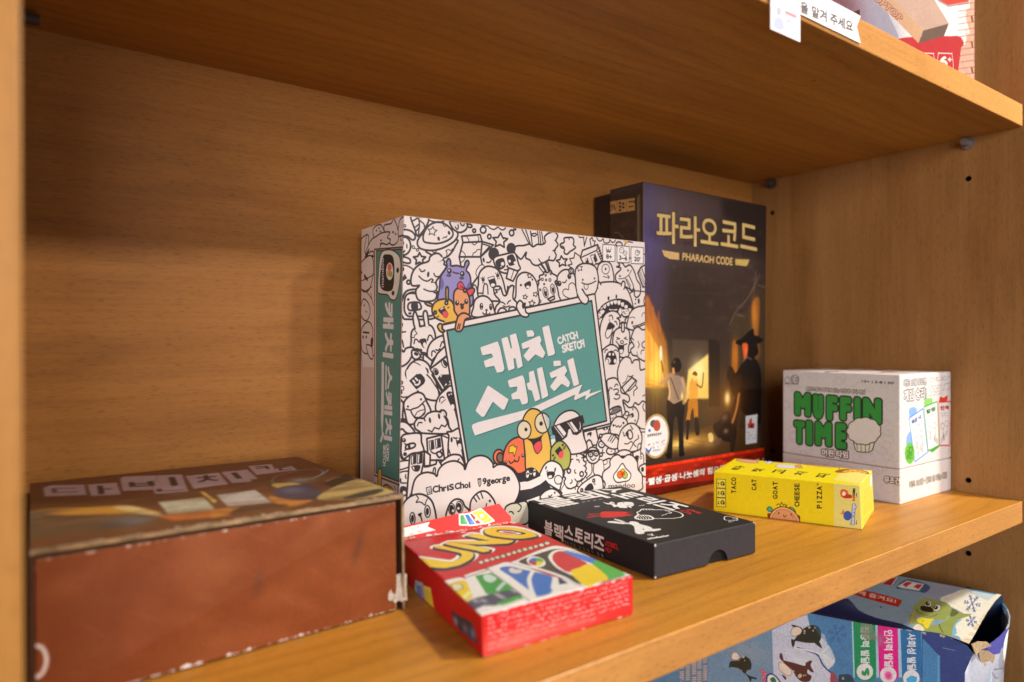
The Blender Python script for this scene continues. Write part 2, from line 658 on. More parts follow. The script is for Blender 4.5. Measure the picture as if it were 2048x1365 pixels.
def add_cyl(bm, a, b, r, n=20, r2=None, cap=True):
    a, b = Vector(a), Vector(b)
    ax = (b - a).normalized()
    s = ax.orthogonal().normalized()
    t = ax.cross(s)
    r2 = r if r2 is None else r2
    A = [bm.verts.new(a + (s * math.cos(2 * math.pi * i / n) + t * math.sin(2 * math.pi * i / n)) * r) for i in range(n)]
    B = [bm.verts.new(b + (s * math.cos(2 * math.pi * i / n) + t * math.sin(2 * math.pi * i / n)) * r2) for i in range(n)]
    for i in range(n):
        bm.faces.new([A[i], A[(i + 1) % n], B[(i + 1) % n], B[i]])
    if cap:
        bm.faces.new(A[::-1])
        bm.faces.new(B)

def cut(o, cutter_bm, mat):
    """takes the cutter's shape out of o (both in world mm before scaling: cutter is given in o's mm frame)"""
    me = bpy.data.meshes.new('cutter')
    for v in cutter_bm.verts:
        v.co = Vector(v.co) * MM
    cutter_bm.normal_update()
    cutter_bm.to_mesh(me)
    cutter_bm.free()
    me.materials.append(mat)
    c = bpy.data.objects.new('cutter', me)
    COL.objects.link(c)
    bpy.context.view_layer.update()
    c.matrix_world = o.matrix_world.copy()
    bpy.context.view_layer.update()
    md = o.modifiers.new('hole', 'BOOLEAN')
    md.operation = 'DIFFERENCE'
    md.solver = 'EXACT'
    md.object = c
    try:
        md.material_mode = 'TRANSFER'
    except Exception:
        pass
    bpy.context.view_layer.update()
    dg = bpy.context.evaluated_depsgraph_get()
    nm = bpy.data.meshes.new_from_object(o.evaluated_get(dg))
    o.modifiers.clear()
    o.data = nm
    bpy.data.objects.remove(c)

# ------------------------------------------------------------------ the bookcase
XL, D, H, TH = -673.4, 257.8, 309.8, 18.0
W_SHELF = wood('beech_shelf', 0, (1.04, 1.0, 0.72), 0.0)
W_SHELF_TOP = wood('beech_upper_shelf', 0, (0.96, 0.96, 0.96), 2.0, marks=((-235.8, 45.1, -18.0, 6.5, 2.6, 6, 0.62), (-468.5, 246.4, -18.0, 9.0, 2.2, 6, 1.35), (-203.5, 47.5, -18.0, 2.2, 1.4, 6, 0.7)))
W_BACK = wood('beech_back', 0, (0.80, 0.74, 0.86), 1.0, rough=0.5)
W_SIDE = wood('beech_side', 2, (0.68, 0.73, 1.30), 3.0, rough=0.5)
W_EDGE = wood('beech_edge_band', 0, (1.15, 1.20, 1.9), 4.0, rough=0.38)  # edge banding; its paler tint also paints in light on the front edge
W_LIP_LIT = wood('beech_lip_highlight', 0, (1.5, 1.62, 2.6), 6.0, rough=0.3, spec=0.4)  # edge catching the light: highlight painted in as a lighter tint
W_EDGE_V = wood('beech_edge_band_upright', 2, (0.75, 0.76, 1.0), 5.0, rough=0.38)
HOLE = plain('drilled_hole', '140c06', rough=0.9, spec=0.1)
STEEL = plain('pin_steel', '8f8a88', rough=0.38, metal=0.4)
PIN_CAP = plain('pin_plastic', '4d4540', rough=0.4)

case = thing('bookcase', 'beech bookcase with open shelves and drilled side panels, holding all the game boxes', 'bookcase', (0, 0, -346))

def shelf(z, mat, label):
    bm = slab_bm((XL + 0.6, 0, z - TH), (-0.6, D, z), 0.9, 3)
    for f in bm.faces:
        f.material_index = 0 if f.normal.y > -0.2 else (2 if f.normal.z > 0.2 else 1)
    return link('shelf', bm, [mat, W_EDGE, W_LIP_LIT], case, (0, 0, z), smooth=False, label=label)
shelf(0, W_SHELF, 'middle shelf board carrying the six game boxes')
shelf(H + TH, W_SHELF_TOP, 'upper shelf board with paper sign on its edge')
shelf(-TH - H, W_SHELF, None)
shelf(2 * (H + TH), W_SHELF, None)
Z0, Z1 = -346.0, 640.0
def side(x0, x1):
    bm = slab_bm((x0, -3.5, Z0), (x1, D + 4, Z1), 0.8, 2)
    for f in bm.faces:
        f.material_index = 1 if f.normal.y < -0.6 else 0
    return link('side_panel', bm, [W_SIDE, W_EDGE_V], case, (x0 if x0 < -1 else x0, 0, 0))
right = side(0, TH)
left = side(XL - TH, XL)
holes = bmesh.new()
for y, zs in ((40.0, (274.3, 10.6, -53.4, -85.4)), (231.6, (273.2, 10.6, -53.4))):
    for z in zs:
        add_cyl(holes, (-3, y, z), (9, y, z), 2.4, 18)
cut(right, holes, HOLE)
right.data.materials.append(HOLE) if HOLE.name not in [m.name for m in right.data.materials if m] else None
bm = slab_bm((XL, D, Z0), (0, D + 4, Z1))
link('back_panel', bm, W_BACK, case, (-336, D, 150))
def pin(x, y, z, d):
    bm = bmesh.new()
    add_cyl(bm, (x, y, z), (x + d * 2.0, y, z), 5.4, 24)
    add_cyl(bm, (x + d * 2.0, y, z), (x + d * 9.5, y, z), 3.2, 20, 2.9)
    return link('shelf_pin', bm, STEEL if y < 100 else PIN_CAP, case, (x, y, z))
for y in (40.2, 231.6):
    pin(-0.02, y, H - 5.2 + 0.6, -1)
    pin(XL + 0.02, y, H - 5.2 + 0.6, 1)
    pin(-0.02, y, -TH - 5.2 + 0.6, -1)
    pin(XL + 0.02, y, -TH - 5.2 + 0.6, 1)

# ------------------------------------------------------------------ the game boxes: frames of their faces
# big doodle box
CS = np.array([(-481.5, 177, 0), (-261.8, 174.2, 0), (-260.5, 241, 0), (-478.5, 243.8, 0),
               (-477.3, 176.6, 213), (-263.2, 173.8, 213), (-262.3, 241, 213), (-476.6, 243.8, 213)], float)
# tall adventure box
PH = corners([(-246, 192.5), (-69, 195.5), (-69, 233.5), (-246, 231.5)], 0, 268, [(-245.3, 192.2), (-64.8, 195.3), (-65, 235), (-245.3, 233)])
# white two-part box, long yellow box, black box, red box
MTF = [(-94.4, 54.0), (-0.9, 53.4), (-1.6, 158.0), (-95.4, 158.6)]
MT_LID = corners(MTF, 28.6, 105.5)
MT_BASE = corners(MTF, 0, 28.3)
TC = np.array([(-191.5, 35, 0), (-129.5, 57.5, 0), (-170, 156, 0), (-232, 131.3, 0),
               (-190.5, 37.0, 31), (-128.2, 59.8, 31), (-168.8, 157.5, 31), (-231.5, 131.2, 31)], float)
BS = corners([(-385.7, 52, ), (-299.3, 46.8), (-292.5, 172), (-380.5, 180)], 0.6, 20.2)
UN = corners([(-515, 30.4), (-430.5, 25.0), (-418.5, 141), (-497, 148.5)], 0.2, 18.6, [(-516, 30.4), (-428.5, 26.6), (-417, 140.5), (-494.5, 148)])

# ------------------------------------------------------------------ artwork: big doodle box
def art_doodle_front():
    K = face_canvas(CS, 'front', 6.0, 'e0cbc4', 'f0e2de')
    K.lw = 1.25
    INK = K.INK
    TEAL = '568a82'
    S = 8.192
    A, B, C, Dt, E, F, G, Hh = (800, 430), (1050, 450), (800, 590), (1050, 590), (800, 750), (1050, 750), (800, 900), (1050, 860)
    def tile(t):
        K.T(t[0], t[1], S)
    o, g, b, k, l, z, e, d = K.o, K.g, K.b, K.k, K.l, K.z, K.e, K.d
    th = 0.6                                              # thin line, mm
    # ---- top left
    tile(A)
    o('175,20 300,40 460,50 440,170 300,350 240,230'); l('300,50 318,150 300,340'); l('255,200 312,155'); l('270,262 318,205'); l('318,90 390,150 400,200'); l('210,100 300,50')
    o('0,275 60,243 170,262 240,325 245,390 200,412 130,360 60,350 0,365')
    e(55, 510, 120, 150); d(28, 465, 42, 50); d(112, 515, 11, 42); l('10,600 50,615 80,590'); d(20, 560, 28, 30)
    o('-20,690 60,690 150,720 170,760 150,795 60,780 -20,740')
    e(30, 182, 17, 20, 0, None, th); e(80, 182, 17, 20, 0, None, th)
    e(217, 530, 18, 24, -20, None, th); e(288, 575, 17, 24, 30, None, th); l('232,545 275,565', th)
    K.star(320, 725, 105, 0)
    o('440,560 520,660 640,705 740,705 830,635 900,520 920,410'); e(560, 590, 36, 26, 0, 'paper', th); l('760,690 770,620 752,590 800,570 830,590 860,560 880,585', th)
    o('385,300 300,400 288,490 350,560 520,585 700,545 870,450 945,350 930,280 860,235 600,180')
    o('388,430 385,320 450,200 560,130 680,128 790,190 865,285 850,365 760,430 620,470 470,462')
    K.star(530, 270, 78, 8, 'paper', th); d(633, 392, 20, 36, -12); d(803, 297, 20, 33, -12); l('698,388 735,362 748,378 772,345', th); l('705,160 735,192 760,180', th)
    l('490,95 560,115 640,125 720,105')
    o('815,110 860,220 940,280 1010,286 1080,240 1105,170 1060,118 900,108'); l('905,200 935,240 955,205 950,165'); l('990,140 1015,175 1045,175 1050,150'); e(1140, 180, 40, 26, 20)
    e(1215, 262, 24, 28); e(1362, 248, 46, 53); e(1463, 358, 28, 36); e(1828, 298, 36, 47); e(1880, 232, 16, 16)
    l('1330,165 1390,182 1430,180 1480,222 1540,240 1590,212 1600,195 1650,240 1700,245 1730,208')
    g('970,690 1320,690 1360,900 1060,1310 1010,900'); g('1345,440 1530,495 1320,690'); g('1030,455 1345,440 1320,690 970,690'); g('1010,352 1312,325 1345,440 1030,455'); z('1360,480 1470,515 1345,655')
    l('1090,360 1122,400 1128,440', th); l('1180,460 1215,495 1262,460', th); l('1190,670 1202,630 1240,610 1265,575 1310,570', th); l('1010,590 1060,640 1072,690 1050,740 1005,782', th); l('1275,350 1292,390 1280,432', th)
    K.star(1640, 425, 128, 4); l('1555,430 1580,445', th); l('1690,400 1720,385', th)
    tile(B)
    # cloud with legs, puff, zigzags
    for s in ('-60,60 70,320', '10,80 88,320', '90,105 120,345', '205,100 228,330', '240,105 258,320', '270,108 300,318'):
        z(s)
    l('105,165 150,190 195,158'); z('100,150 180,140')
    for s in ('222,680 300,785', '258,655 345,770', '270,640 350,760', '330,615 385,765', '372,610 415,755', '350,615 400,760'):
        z(s)
    o('20,450 10,540 80,580 120,640 190,668 270,635 320,615 390,580 470,585 510,500 482,425 540,330 505,260 535,180 480,120 390,135 320,200 330,290 270,325 200,322 130,360 70,318 -20,340 -140,350 -190,420 -120,520 -60,560')
    l('222,560 245,600 270,622'); l('402,520 380,580'); l('455,425 500,420'); l('490,255 510,268'); l('375,145 430,125')
    o('590,370 578,320 640,285 640,222 710,208 780,215 800,275 790,330 826,365 800,400 735,440 690,482 640,460 645,400'); l('600,345 640,370'); l('710,205 725,240')
    K.star(605, 603, 95, -8)
    z('905,520 815,455 800,545 730,555 772,645 700,662 785,725')
    z('880,190 900,210 960,205 970,350 1010,205'); z('1080,340 1060,240 1100,208 1110,260 1150,270 1130,330')
    g('905,540 940,420 1190,325 1275,585 1200,640 960,640'); z('910,540 1172,420 1258,610'); z('1172,420 1190,325'); k('1110,500 1150,470 1190,590 1140,625'); g('1070,510 1105,490 1160,650 1120,660', 'paper', th); k('980,560 1025,545 1050,620 1000,630')
    for i in range(5):
        z('%d,%d %d,%d' % (1195 + 10 * i, 400 + 40 * i, 1225 + 12 * i, 375 + 42 * i))
    d(1118, 515, 14, 16, 0, 'e0cdc6'); d(1000, 572, 14, 16, 0, 'e0cdc6')
    l('1170,205 1200,255 1240,265 1280,232 1295,290 1340,300 1380,285 1390,245 1430,292 1475,265 1478,235'); o('1500,350 1490,310 1530,280 1580,300 1590,350 1540,380')
    g('1845,790 1900,690 1975,655 1980,1010 1930,1025'); z('1905,690 1975,900')
    for i in range(7):
        z('%d,%d %d,%d' % (1862 + 12 * i, 800 + 34 * i, 1892 + 12 * i, 745 + 34 * i), th)
    l('1630,330 1660,290 1700,280 1760,290'); k('1600,260 1640,255 1690,285 1640,300', 'd9a21c'); z('1700,530 1740,560'); z('1930,490 1985,470')
    tile(A)
    e(1370, 740, 17, 38, -10, INK, 0); l('1420,780 1462,782 1492,752')
    d(1535, 642, 88, 105); d(1820, 550, 76, 90)
    o('1535,760 1560,690 1700,650 1850,620 1900,660 1940,800 1960,900 1750,960 1600,900'); b('1562,790 1600,730 1690,712 1722,790 1715,860 1620,902'); b('1750,700 1800,655 1855,655 1900,760 1890,810 1790,832')
    for c in ((1680, 805, 28, 32), (1655, 850, 10, 12), (1795, 760, 20, 25), (1885, 787, 24, 26)):
        d(*c, 0, 'e0cdc6')
    d(1758, 845, 17, 20); l('1710,902 1752,898 1775,872')
    tile(B)
    # row of heads, right half
    o('1510,940 1482,870 1490,810 1565,735 1560,705 1500,690 1550,668 1530,622 1600,632 1640,690 1720,660 1790,770 1830,900 1885,990 1885,1130 1830,1190 1790,1150 1790,1060 1740,1082 1690,1040'); l('1530,885 1620,876 1700,820 1742,742', th); d(1555, 840, 14, 18); d(1687, 750, 14, 18); l('1640,870 1700,1000 1745,1075 1775,1030 1760,960 1700,830'); l('1670,890 1730,1005', th)
    o('1188,930 1190,700 1240,622 1310,602 1382,622 1432,720 1450,930 1320,990'); e(1320, 727, 62, 80, 0, None, th); d(1320, 725, 14, 22); l('1280,845 1330,862 1380,855', th); z('1352,828 1382,855 1362,885', th)
    l('1720,1120 1800,1085 1900,1090 1985,1100'); d(1810, 1225, 12, 13); d(1805, 1292, 12, 15); d(1862, 1250, 17, 45); l('1960,1180 1945,1250 1960,1320')
    o('1100,1130 1140,1030 1230,955 1370,935 1500,945 1620,1005 1710,1130 1780,1400 1780,1700 1150,1700 1120,1400'); o('1190,1030 1152,930 1180,905 1215,935 1242,992', 'paper', None); k('1195,1020 1240,985 1260,1010 1210,1050', 'e0cdc6'); o('1575,1012 1590,940 1622,928 1638,975 1620,1050')
    k('1570,1005 1625,1035 1600,1060 1550,1040', 'e0cdc6'); d(1367, 1205, 17, 33); d(1495, 1175, 14, 33)
    o('838,1230 828,950 820,790 850,690 940,638 1060,642 1150,692 1188,790 1200,930 1160,1100 1060,1220'); K.star(893, 712, 55, -12, 'paper', th); d(945, 902, 13, 19); d(1138, 880, 13, 19); l('930,950 1000,975 1080,962 1162,922'); l('965,982 970,1030 1000,1062 1032,1030 1030,978', th)
    o('600,1250 540,1100 512,950 520,870 570,785 650,735 740,752 810,830 830,1000 842,1220'); d(560, 962, 38, 46); d(725, 845, 32, 46); d(570, 945, 8, 10, 0, 'e0cdc6'); d(735, 830, 8, 10, 0, 'e0cdc6'); l('615,940 640,950 665,935 678,905'); e(757, 757, 40, 46); e(757, 757, 16, 20, 0, None, th); e(488, 930, 38, 46); e(488, 930, 15, 19, 0, None, th)
    l('742,1215 640,1160 618,1090 660,1052 712,1062 720,985 770,952 815,985 842,1080', th * 1.2)
    o('560,1290 200,1330 188,1190 218,1110 192,1050 225,960 210,920 245,900 235,840 300,812 315,770 365,785 420,752 450,800 515,838 525,900 490,940 525,1020 550,1150')
    for c in ((338, 828, 12), (420, 802, 13), (283, 895, 16), (345, 905, 12), (408, 905, 18), (313, 973, 10), (248, 1065, 12), (243, 1255, 18)):
        e(c[0], c[1], c[2], c[2] * 1.25, 0, None, th * 1.2)
    e(335, 1110, 42, 90, -10, None, th); d(335, 1115, 26, 66, -10); e(455, 1055, 38, 86, -8, None, th); d(457, 1060, 23, 62, -8); d(330, 1075, 10, 20, 0, 'e0cdc6'); d(452, 1020, 9, 18, 0, 'e0cdc6')
    g('372,1218 478,1165 482,1215 410,1250'); k('372,1218 478,1165 480,1178 380,1232')
    o('-170,1330 -150,1150 -140,900 -70,800 20,782 120,832 190,950 212,1100 205,1320'); d(-68, 988, 18, 20); d(120, 898, 13, 19); b('-10,968 80,922 95,1000 40,1052 0,1020'); d(47, 1018, 30, 22, 0, 'e0cdc6')
    K.star(75, 835, 44, 0, 'paper', th); K.star(2, 1182, 42, 10, 'paper', th); K.star(112, 1287, 56, 6, 'paper', th * 1.2); K.star(170, 1140, 44, 20, 'paper', th)
    # ---- row of heads, left half
    tile(A)
    g('1780,870 1935,925 1850,1090 1740,1040'); z('1865,910 1810,1070', th)
    o('1255,1000 1250,920 1320,825 1380,850 1330,1040', 'paper', th)
    o('1310,1370 1285,1100 1305,950 1400,855 1500,850 1600,900 1670,1030 1715,1200 1725,1400'); d(1362, 1067, 26, 30); d(1600, 997, 26, 30); k('1432,1030 1540,998 1582,1130 1555,1192 1512,1205 1475,1165'); k('1445,1038 1532,1012 1545,1038 1452,1068', 'e0cdc6'); d(1522, 1152, 36, 30, 0, 'e0cdc6')
    for s in ('1335,1045 1325,1035', '1355,1035 1352,1020', '1375,1035 1380,1020', '1575,970 1565,955', '1600,963 1600,945', '1622,968 1630,952', '1355,1110 1352,1122', '1375,1108 1378,1120', '1600,1040 1602,1052', '1625,1035 1628,1048'):
        z(s, th)
    o('200,1160 180,1040 230,900 330,812 465,762 490,692 560,640 640,640 688,700 640,760 690,735 730,765 720,815 760,850 660,1000 590,1100 608,1190 560,1250 470,1250 390,1220 330,1160'); k('620,740 690,690 705,722 640,778', 'e0cdc6'); l('320,888 350,930 392,922 408,905'); d(462, 978, 20, 46, 6); l('555,962 582,1010 640,1012'); l('310,1005 370,1062 450,1087 512,1052 542,1070 515,1108 572,1115 602,1160')
    l('0,830 100,832 190,875 225,915'); e(38, 890, 18, 24); k('20,1085 78,965 118,1040 30,1100'); e(140, 1105, 28, 32)
    tile(C)
    o('40,80 15,250 55,380 140,402 560,385 640,200 600,-60 300,-90 110,-60'); o('90,30 72,250 125,345 210,352 545,335 620,160 560,-10 320,-20 200,-40'); d(135, 77, 23, 22); d(162, 305, 28, 20); o('148,140 300,125 345,185 325,238 150,252'); b('188,145 285,138 288,238 195,242')
    tile(A)
    o('260,1240 330,1170 420,1225 520,1255 600,1300 560,1400 400,1420 290,1380', 'paper'); k('330,1150 560,1110 600,1250 430,1320 300,1300', 'e0cdc6'); l('602,1150 605,1210 560,1252 470,1250 390,1218'); l('100,1310 170,1290 260,1295')
    # purple, yellow and orange ones
    o('655,1500 648,1180 670,1010 730,910 768,855 762,770 800,718 830,770 835,835 935,832 1040,856 1068,780 1108,748 1130,800 1085,905 1135,970 1160,1100 1165,1500', '8b7cab')
    b('668,1035 712,1080 718,1170 670,1230', '65568c'); b('1150,1105 1110,1130 1090,1200 1150,1250', '65568c'); d(810, 922, 38, 46); d(1020, 968, 38, 46); d(803, 912, 12, 15, 0, 'e0cdc6'); d(1014, 958, 12, 15, 0, 'e0cdc6'); l('870,940 920,958 962,960'); e(800, 995, 32, 14, 0, '6f5f96', th); e(1010, 1040, 32, 14, 0, '6f5f96', th)
    tile(C)
    o('945,350 900,320 882,150 880,0 910,-80 990,-120 1080,-80 1135,50 1142,180 1120,345', 'd88a5a'); d(935, 135, 33, 43); d(1085, 112, 33, 43); d(942, 118, 11, 14, 0, 'e0cdc6'); d(1092, 95, 11, 14, 0, 'e0cdc6'); l('985,160 1010,150 1020,168 1048,150'); e(1018, 200, 15, 26)
    o('1195,360 1203,200 1230,85 1320,22 1420,32 1500,110 1532,210 1530,340'); d(1333, 190, 29, 57); d(1487, 200, 26, 55); d(1340, 165, 9, 16, 0, 'e0cdc6'); d(1492, 178, 9, 16, 0, 'e0cdc6'); d(1335, 222, 8, 10, 0, 'e0cdc6'); d(1417, 250, 21, 16); l('1412,262 1412,310 1375,318 1355,295'); l('1412,312 1445,328 1472,302')
    tile(A)
    l('1270,1310 1255,1200 1222,1150 1188,1180 1180,1240'); l('1358,1300 1372,1165 1400,1130 1432,1165 1442,1300'); z('1270,1285 1358,1285')
    tile(C)
    o('1570,310 1570,200 1635,105 1555,0 1540,-120 1640,-130 1690,0 1745,0 1790,-120 1860,-140 1850,50 1910,130 1895,250 1740,340'); z('1540,-15 1595,-45 1560,-85 1620,-80 1642,-125 1682,-10'); z('1752,-10 1762,-140 1795,-115 1812,-155 1872,-140 1852,0'); l('1650,118 1690,130 1722,158'); l('1758,148 1780,112 1810,95'); l('1690,183 1742,202 1792,180')
    o('1600,300 1645,222 1715,228 1757,300 1742,390 1700,385 1680,320'); o('1788,310 1790,222 1850,198 1892,232 1872,325 1840,355'); l('1712,330 1715,385', th); l('1840,300 1850,340', th)
    tile(A)
    b('1060,1232 960,1222 932,1150 985,1085 1030,1115 1065,1190', INK); b('1050,1220 968,1208 948,1150 990,1105 1025,1130 1052,1190', 'd0404a'); o('1095,1240 1180,1198 1222,1230 1192,1300 1135,1330', 'd0404a'); e(1064, 1237, 26, 32, 0, 'd0404a')
    l('990,1170 1040,1195', th)
    # ---- left column
    tile(C)
    o('200,880 184,750 190,610 250,545 330,522 480,495 555,575 582,720 562,900 440,960')
    o('248,545 214,400 225,300 252,280 290,370 325,522', 'paper'); k('255,530 322,505 330,560 262,580', 'e0cdc6'); o('412,505 380,330 405,263 445,300 466,495', 'paper'); k('418,480 462,480 470,530 420,540', 'e0cdc6'); z('318,520 305,410 385,400 408,495 318,522', th * 1.3)
    b('318,738 420,720 432,810 392,872 350,822'); d(402, 820, 26, 42, 0, 'e0cdc6'); l('230,800 245,735 275,733 312,778'); l('450,748 470,675 505,665 540,720'); l('245,560 250,600 280,632 235,670 232,702 195,700', th)
    o('445,985 468,850 550,740 700,672 780,760 760,900 600,1000 500,1090'); l('585,900 620,910 655,885'); l('660,850 690,770 720,790'); l('520,1000 525,930 555,920 580,945')
    l('0,480 40,480 20,560 40,610 90,605'); l('20,620 10,700 40,760 60,860'); o('0,890 60,935 95,880 180,860 230,885 200,990 120,1120 0,1160', 'paper')
    o('190,960 205,905 260,890 310,900 350,960 320,1030 260,1060 210,1030'); e(265, 970, 40, 27, 30, INK, 0); o('215,910 265,905 300,920 330,895 355,905 350,940 385,965 440,965 350,1030 300,940', None, th * 1.3)
    g('380,960 530,1085 500,1200 380,1120'); o('100,1330 130,1190 220,1092 320,1062 430,1105 500,1200 560,1330 640,1700 420,1700 260,1540'); l('215,1100 310,1140 390,1225', th); e(410, 1260, 46, 52)
    g('490,1200 610,965 790,790 810,1100 830,1400 700,1600')
    z('490,1215 770,990'); g('500,1220 790,1000 830,1420 700,1560', 'paper', th); e(585, 1260, 40, 55, -25, 'paper', th); d(590, 1265, 27, 45, -25); e(725, 1130, 40, 65, -25, 'paper', th); d(740, 1120, 30, 60, -25)
    tile(E)
    b('100,-40 180,-110 330,-150 400,-130 460,0 470,80 300,250 160,230', 'e0cdc6'); k('150,98 270,-10 345,-15 400,45 415,100 390,150 270,242 245,215'); l('255,55 285,90', 1.2, 'e0cdc6'); l('215,95 240,130', 1.2, 'e0cdc6'); l('250,160 290,165 322,130 318,95', 1.2, 'e0cdc6')
    k('615,60 660,0 830,-10 840,130 720,222'); k('650,10 690,0 670,50', 'e0cdc6'); k('725,190 750,140 775,160', 'e0cdc6'); k('800,130 815,95 835,125', 'e0cdc6'); z('440,0 500,60 660,300'); z('520,0 690,290', None)
    o('600,600 588,480 640,345 740,245 850,195 900,560 985,960 830,960 770,720'); b('758,312 860,296 900,570 845,530'); d(862, 530, 30, 50, 0, 'e0cdc6'); l('650,440 655,390 690,362 720,375'); k('790,320 812,312 818,338 798,342', 'e0cdc6'); k('828,305 848,298 852,325 834,330', 'e0cdc6')
    for i in range(4):
        z('%d,%d %d,%d' % (675 + 20 * i, 470 - 18 * i, 680 + 20 * i, 458 - 18 * i), th)
    d(20, 130, 32, 35); e(20, 130, 12, 14, 0, 'e0cdc6', 0); d(15, 290, 28, 30); l('20,190 60,200 55,250 15,250', th); l('0,350 60,370 120,360'); o('-10,420 30,430 55,480 45,700 100,740 20,730 -20,680', 'paper')
    o('130,800 78,600 60,500 90,412 180,335 290,290 380,322 432,430 505,610 400,760 250,800'); d(130, 520, 17, 21); d(343, 402, 17, 21); l('103,563 200,577 310,520 402,432'); o('180,580 290,535 372,480 410,570 390,650 280,712 232,690', 'paper', th * 1.6); l('240,690 290,605 392,572', th); l('245,695 330,690 395,620', th)
    o('250,880 238,790 300,712 385,712 450,640 560,600 680,622 750,720 800,850 830,960 400,960 320,930'); o('660,590 720,585 760,640 740,700 700,640', 'paper', None); k('665,610 700,615 735,690 690,660', 'e0cdc6'); d(490, 745, 19, 47, -8); d(640, 680, 19, 47, -8); z('460,908 525,935 565,865 640,890 680,825 742,850 775,795'); l('285,835 310,785 360,785'); l('395,720 412,755')
    o('0,780 80,775 160,830 240,945 120,960 40,890 0,900')
    o('20,1110 40,1000 150,965 330,965 352,1100 385,1260 200,1290 60,1380 20,1330'); d(65, 1075, 33, 36); d(60, 1066, 10, 11, 0, 'e0cdc6'); d(82, 1302, 32, 32); o('100,1215 110,1150 220,1122 252,1160 200,1202'); b('130,1150 165,1150 170,1200 135,1205'); l('75,1130 110,1150'); l('80,1240 110,1215')
    o('770,940 850,930 960,880 990,1000 1030,1400 810,1400 790,1160 800,1010'); d(845, 1065, 18, 42); k('910,1040 985,1030 1005,1185 950,1190 925,1130'); d(975, 1165, 28, 40, 0, 'e0cdc6'); k('925,1045 965,1040 970,1070 930,1075', 'e0cdc6'); l('875,1030 900,1040 930,1035')
    g('440,1045 675,988 730,1400 460,1400'); z('675,988 795,1040'); g('475,1090 545,1070 560,1210 490,1235', 'paper', th); k('502,1095 545,1080 552,1205 505,1225'); g('575,1060 655,1040 668,1180 590,1205', 'paper', th); k('605,1065 652,1045 662,1180 610,1195'); l('505,1255 560,1290 640,1265 672,1230'); o('600,1285 660,1262 690,1320 640,1355')
    # ---- right column
    tile(Dt)
    o('1195,300 1260,190 1380,110 1520,75 1640,95 1720,150 1760,235 1720,330 1550,420 1300,390', INK)
    for i in range(9):
        t = i / 8
        x, y = 1240 + 470 * t, 225 - 150 * math.sin(math.pi * (t * 0.9 + 0.05)) + 20 * t
        b('%f,%f %f,%f %f,%f %f,%f' % (x - 26, y + 10, x + 26, y - 4 + 8 * t, x + 22, y + 62, x - 8, y + 66), 'e0cdc6')
    l('1195,300 1260,190 1380,110 1520,75 1640,95 1720,150 1760,235')
    o('1375,225 1440,235 1510,228 1500,262 1390,262', 'paper', th); o('1520,300 1555,212 1605,238 1640,230 1692,247 1700,340 1560,350', 'paper', th); d(1582, 240, 8, 10); d(1662, 268, 8, 10); l('1580,280 1605,288 1622,270 1625,300 1650,308', th)
    o('1195,320 1220,270 1270,240 1310,270 1270,330 1215,400', 'paper', th); d(1225, 300, 8, 15); d(1266, 332, 8, 14); l('1222,355 1245,375 1265,362', th)
    o('1690,560 1688,400 1720,300 1790,222 1900,188 1995,215 1995,560'); l('1715,382 1760,365 1802,382', th); d(1755, 457, 15, 29); l('1765,515 1850,500 1990,440'); l('1775,545 1870,520 1990,470'); l('1912,360 1925,310 1965,290', th)
    o('1225,640 1240,480 1310,322 1420,265 1512,290 1562,365 1565,450 1510,580 1430,640 1340,1000 1232,830'); b('1385,450 1472,510 1440,565 1400,665 1350,702 1318,660 1332,560'); o('1315,650 1340,572 1395,560 1432,545 1410,645 1360,708 1330,700', 'paper', th * 1.3); l('1378,352 1410,335 1432,362 1436,402'); l('1465,442 1492,440 1507,492'); l('1378,395 1388,455', th)
    o('1440,830 1460,620 1520,552 1600,538 1680,562 1712,640 1710,820 1690,1010 1550,1010'); o('1585,470 1582,590 1603,608 1624,590 1622,470'); K.star(1592, 402, 88, -6); z('1500,698 1552,720 1502,732', th * 1.3); z('1662,692 1622,715 1678,737', th * 1.3); e(1588, 775, 26, 23, 0, 'paper', th * 1.3); l('1490,762 1540,820 1592,832 1668,803'); k('1528,828 1622,828 1615,920 1580,955 1538,925'); d(1576, 928, 34, 34, 0, 'e0cdc6'); l('1530,900 1545,955 1580,968 1612,930 1618,860', th)
    o('1700,830 1770,765 1800,840 1770,900 1700,950', 'paper', None)
    o('1265,960 1300,880 1390,820 1470,832 1530,900 1550,1050 1535,1400 1300,1400'); l('1305,945 1320,905 1350,900'); l('1460,915 1490,905 1520,930'); b('1408,915 1462,940 1500,1030 1490,1120 1440,1148 1360,1135 1312,1070 1340,960'); d(1362, 1080, 40, 50, 0, 'e0cdc6'); d(1385, 975, 20, 26, 0, 'e0cdc6'); d(1445, 975, 17, 24, 0, 'e0cdc6'); d(1475, 1085, 22, 36, 0, 'e0cdc6'); l('1335,1050 1370,1070 1365,1110', th)
    o('1750,660 1790,565 1850,527 1920,575 1995,610 1995,1055 1880,1052 1835,1005 1760,985 1730,900 1785,840 1735,740'); l('1850,765 1870,820 1850,870', th * 1.3); l('1780,740 1735,700'); l('1900,970 1905,920 1950,905', th * 1.3); l('1960,760 1915,800 1930,860 1990,880'); l('1835,935 1838,1000', th)
    tile(F)
    o('1520,60 1515,-60 1560,-210 1640,-290 1722,-270 1752,-190 1790,-240 1870,-230 1892,-80 1995,-60 1995,420 1925,430 1860,490 1800,458 1760,530 1700,540 1640,510 1560,300')
    z('1690,0 1650,110 1600,142', th); z('1740,30 1832,100 1808,170 1842,215 1782,268 1780,340'); l('1805,168 1740,235 1690,270'); l('1700,30 1740,30 1770,10'); g('1585,205 1750,45 1815,95 1640,305')
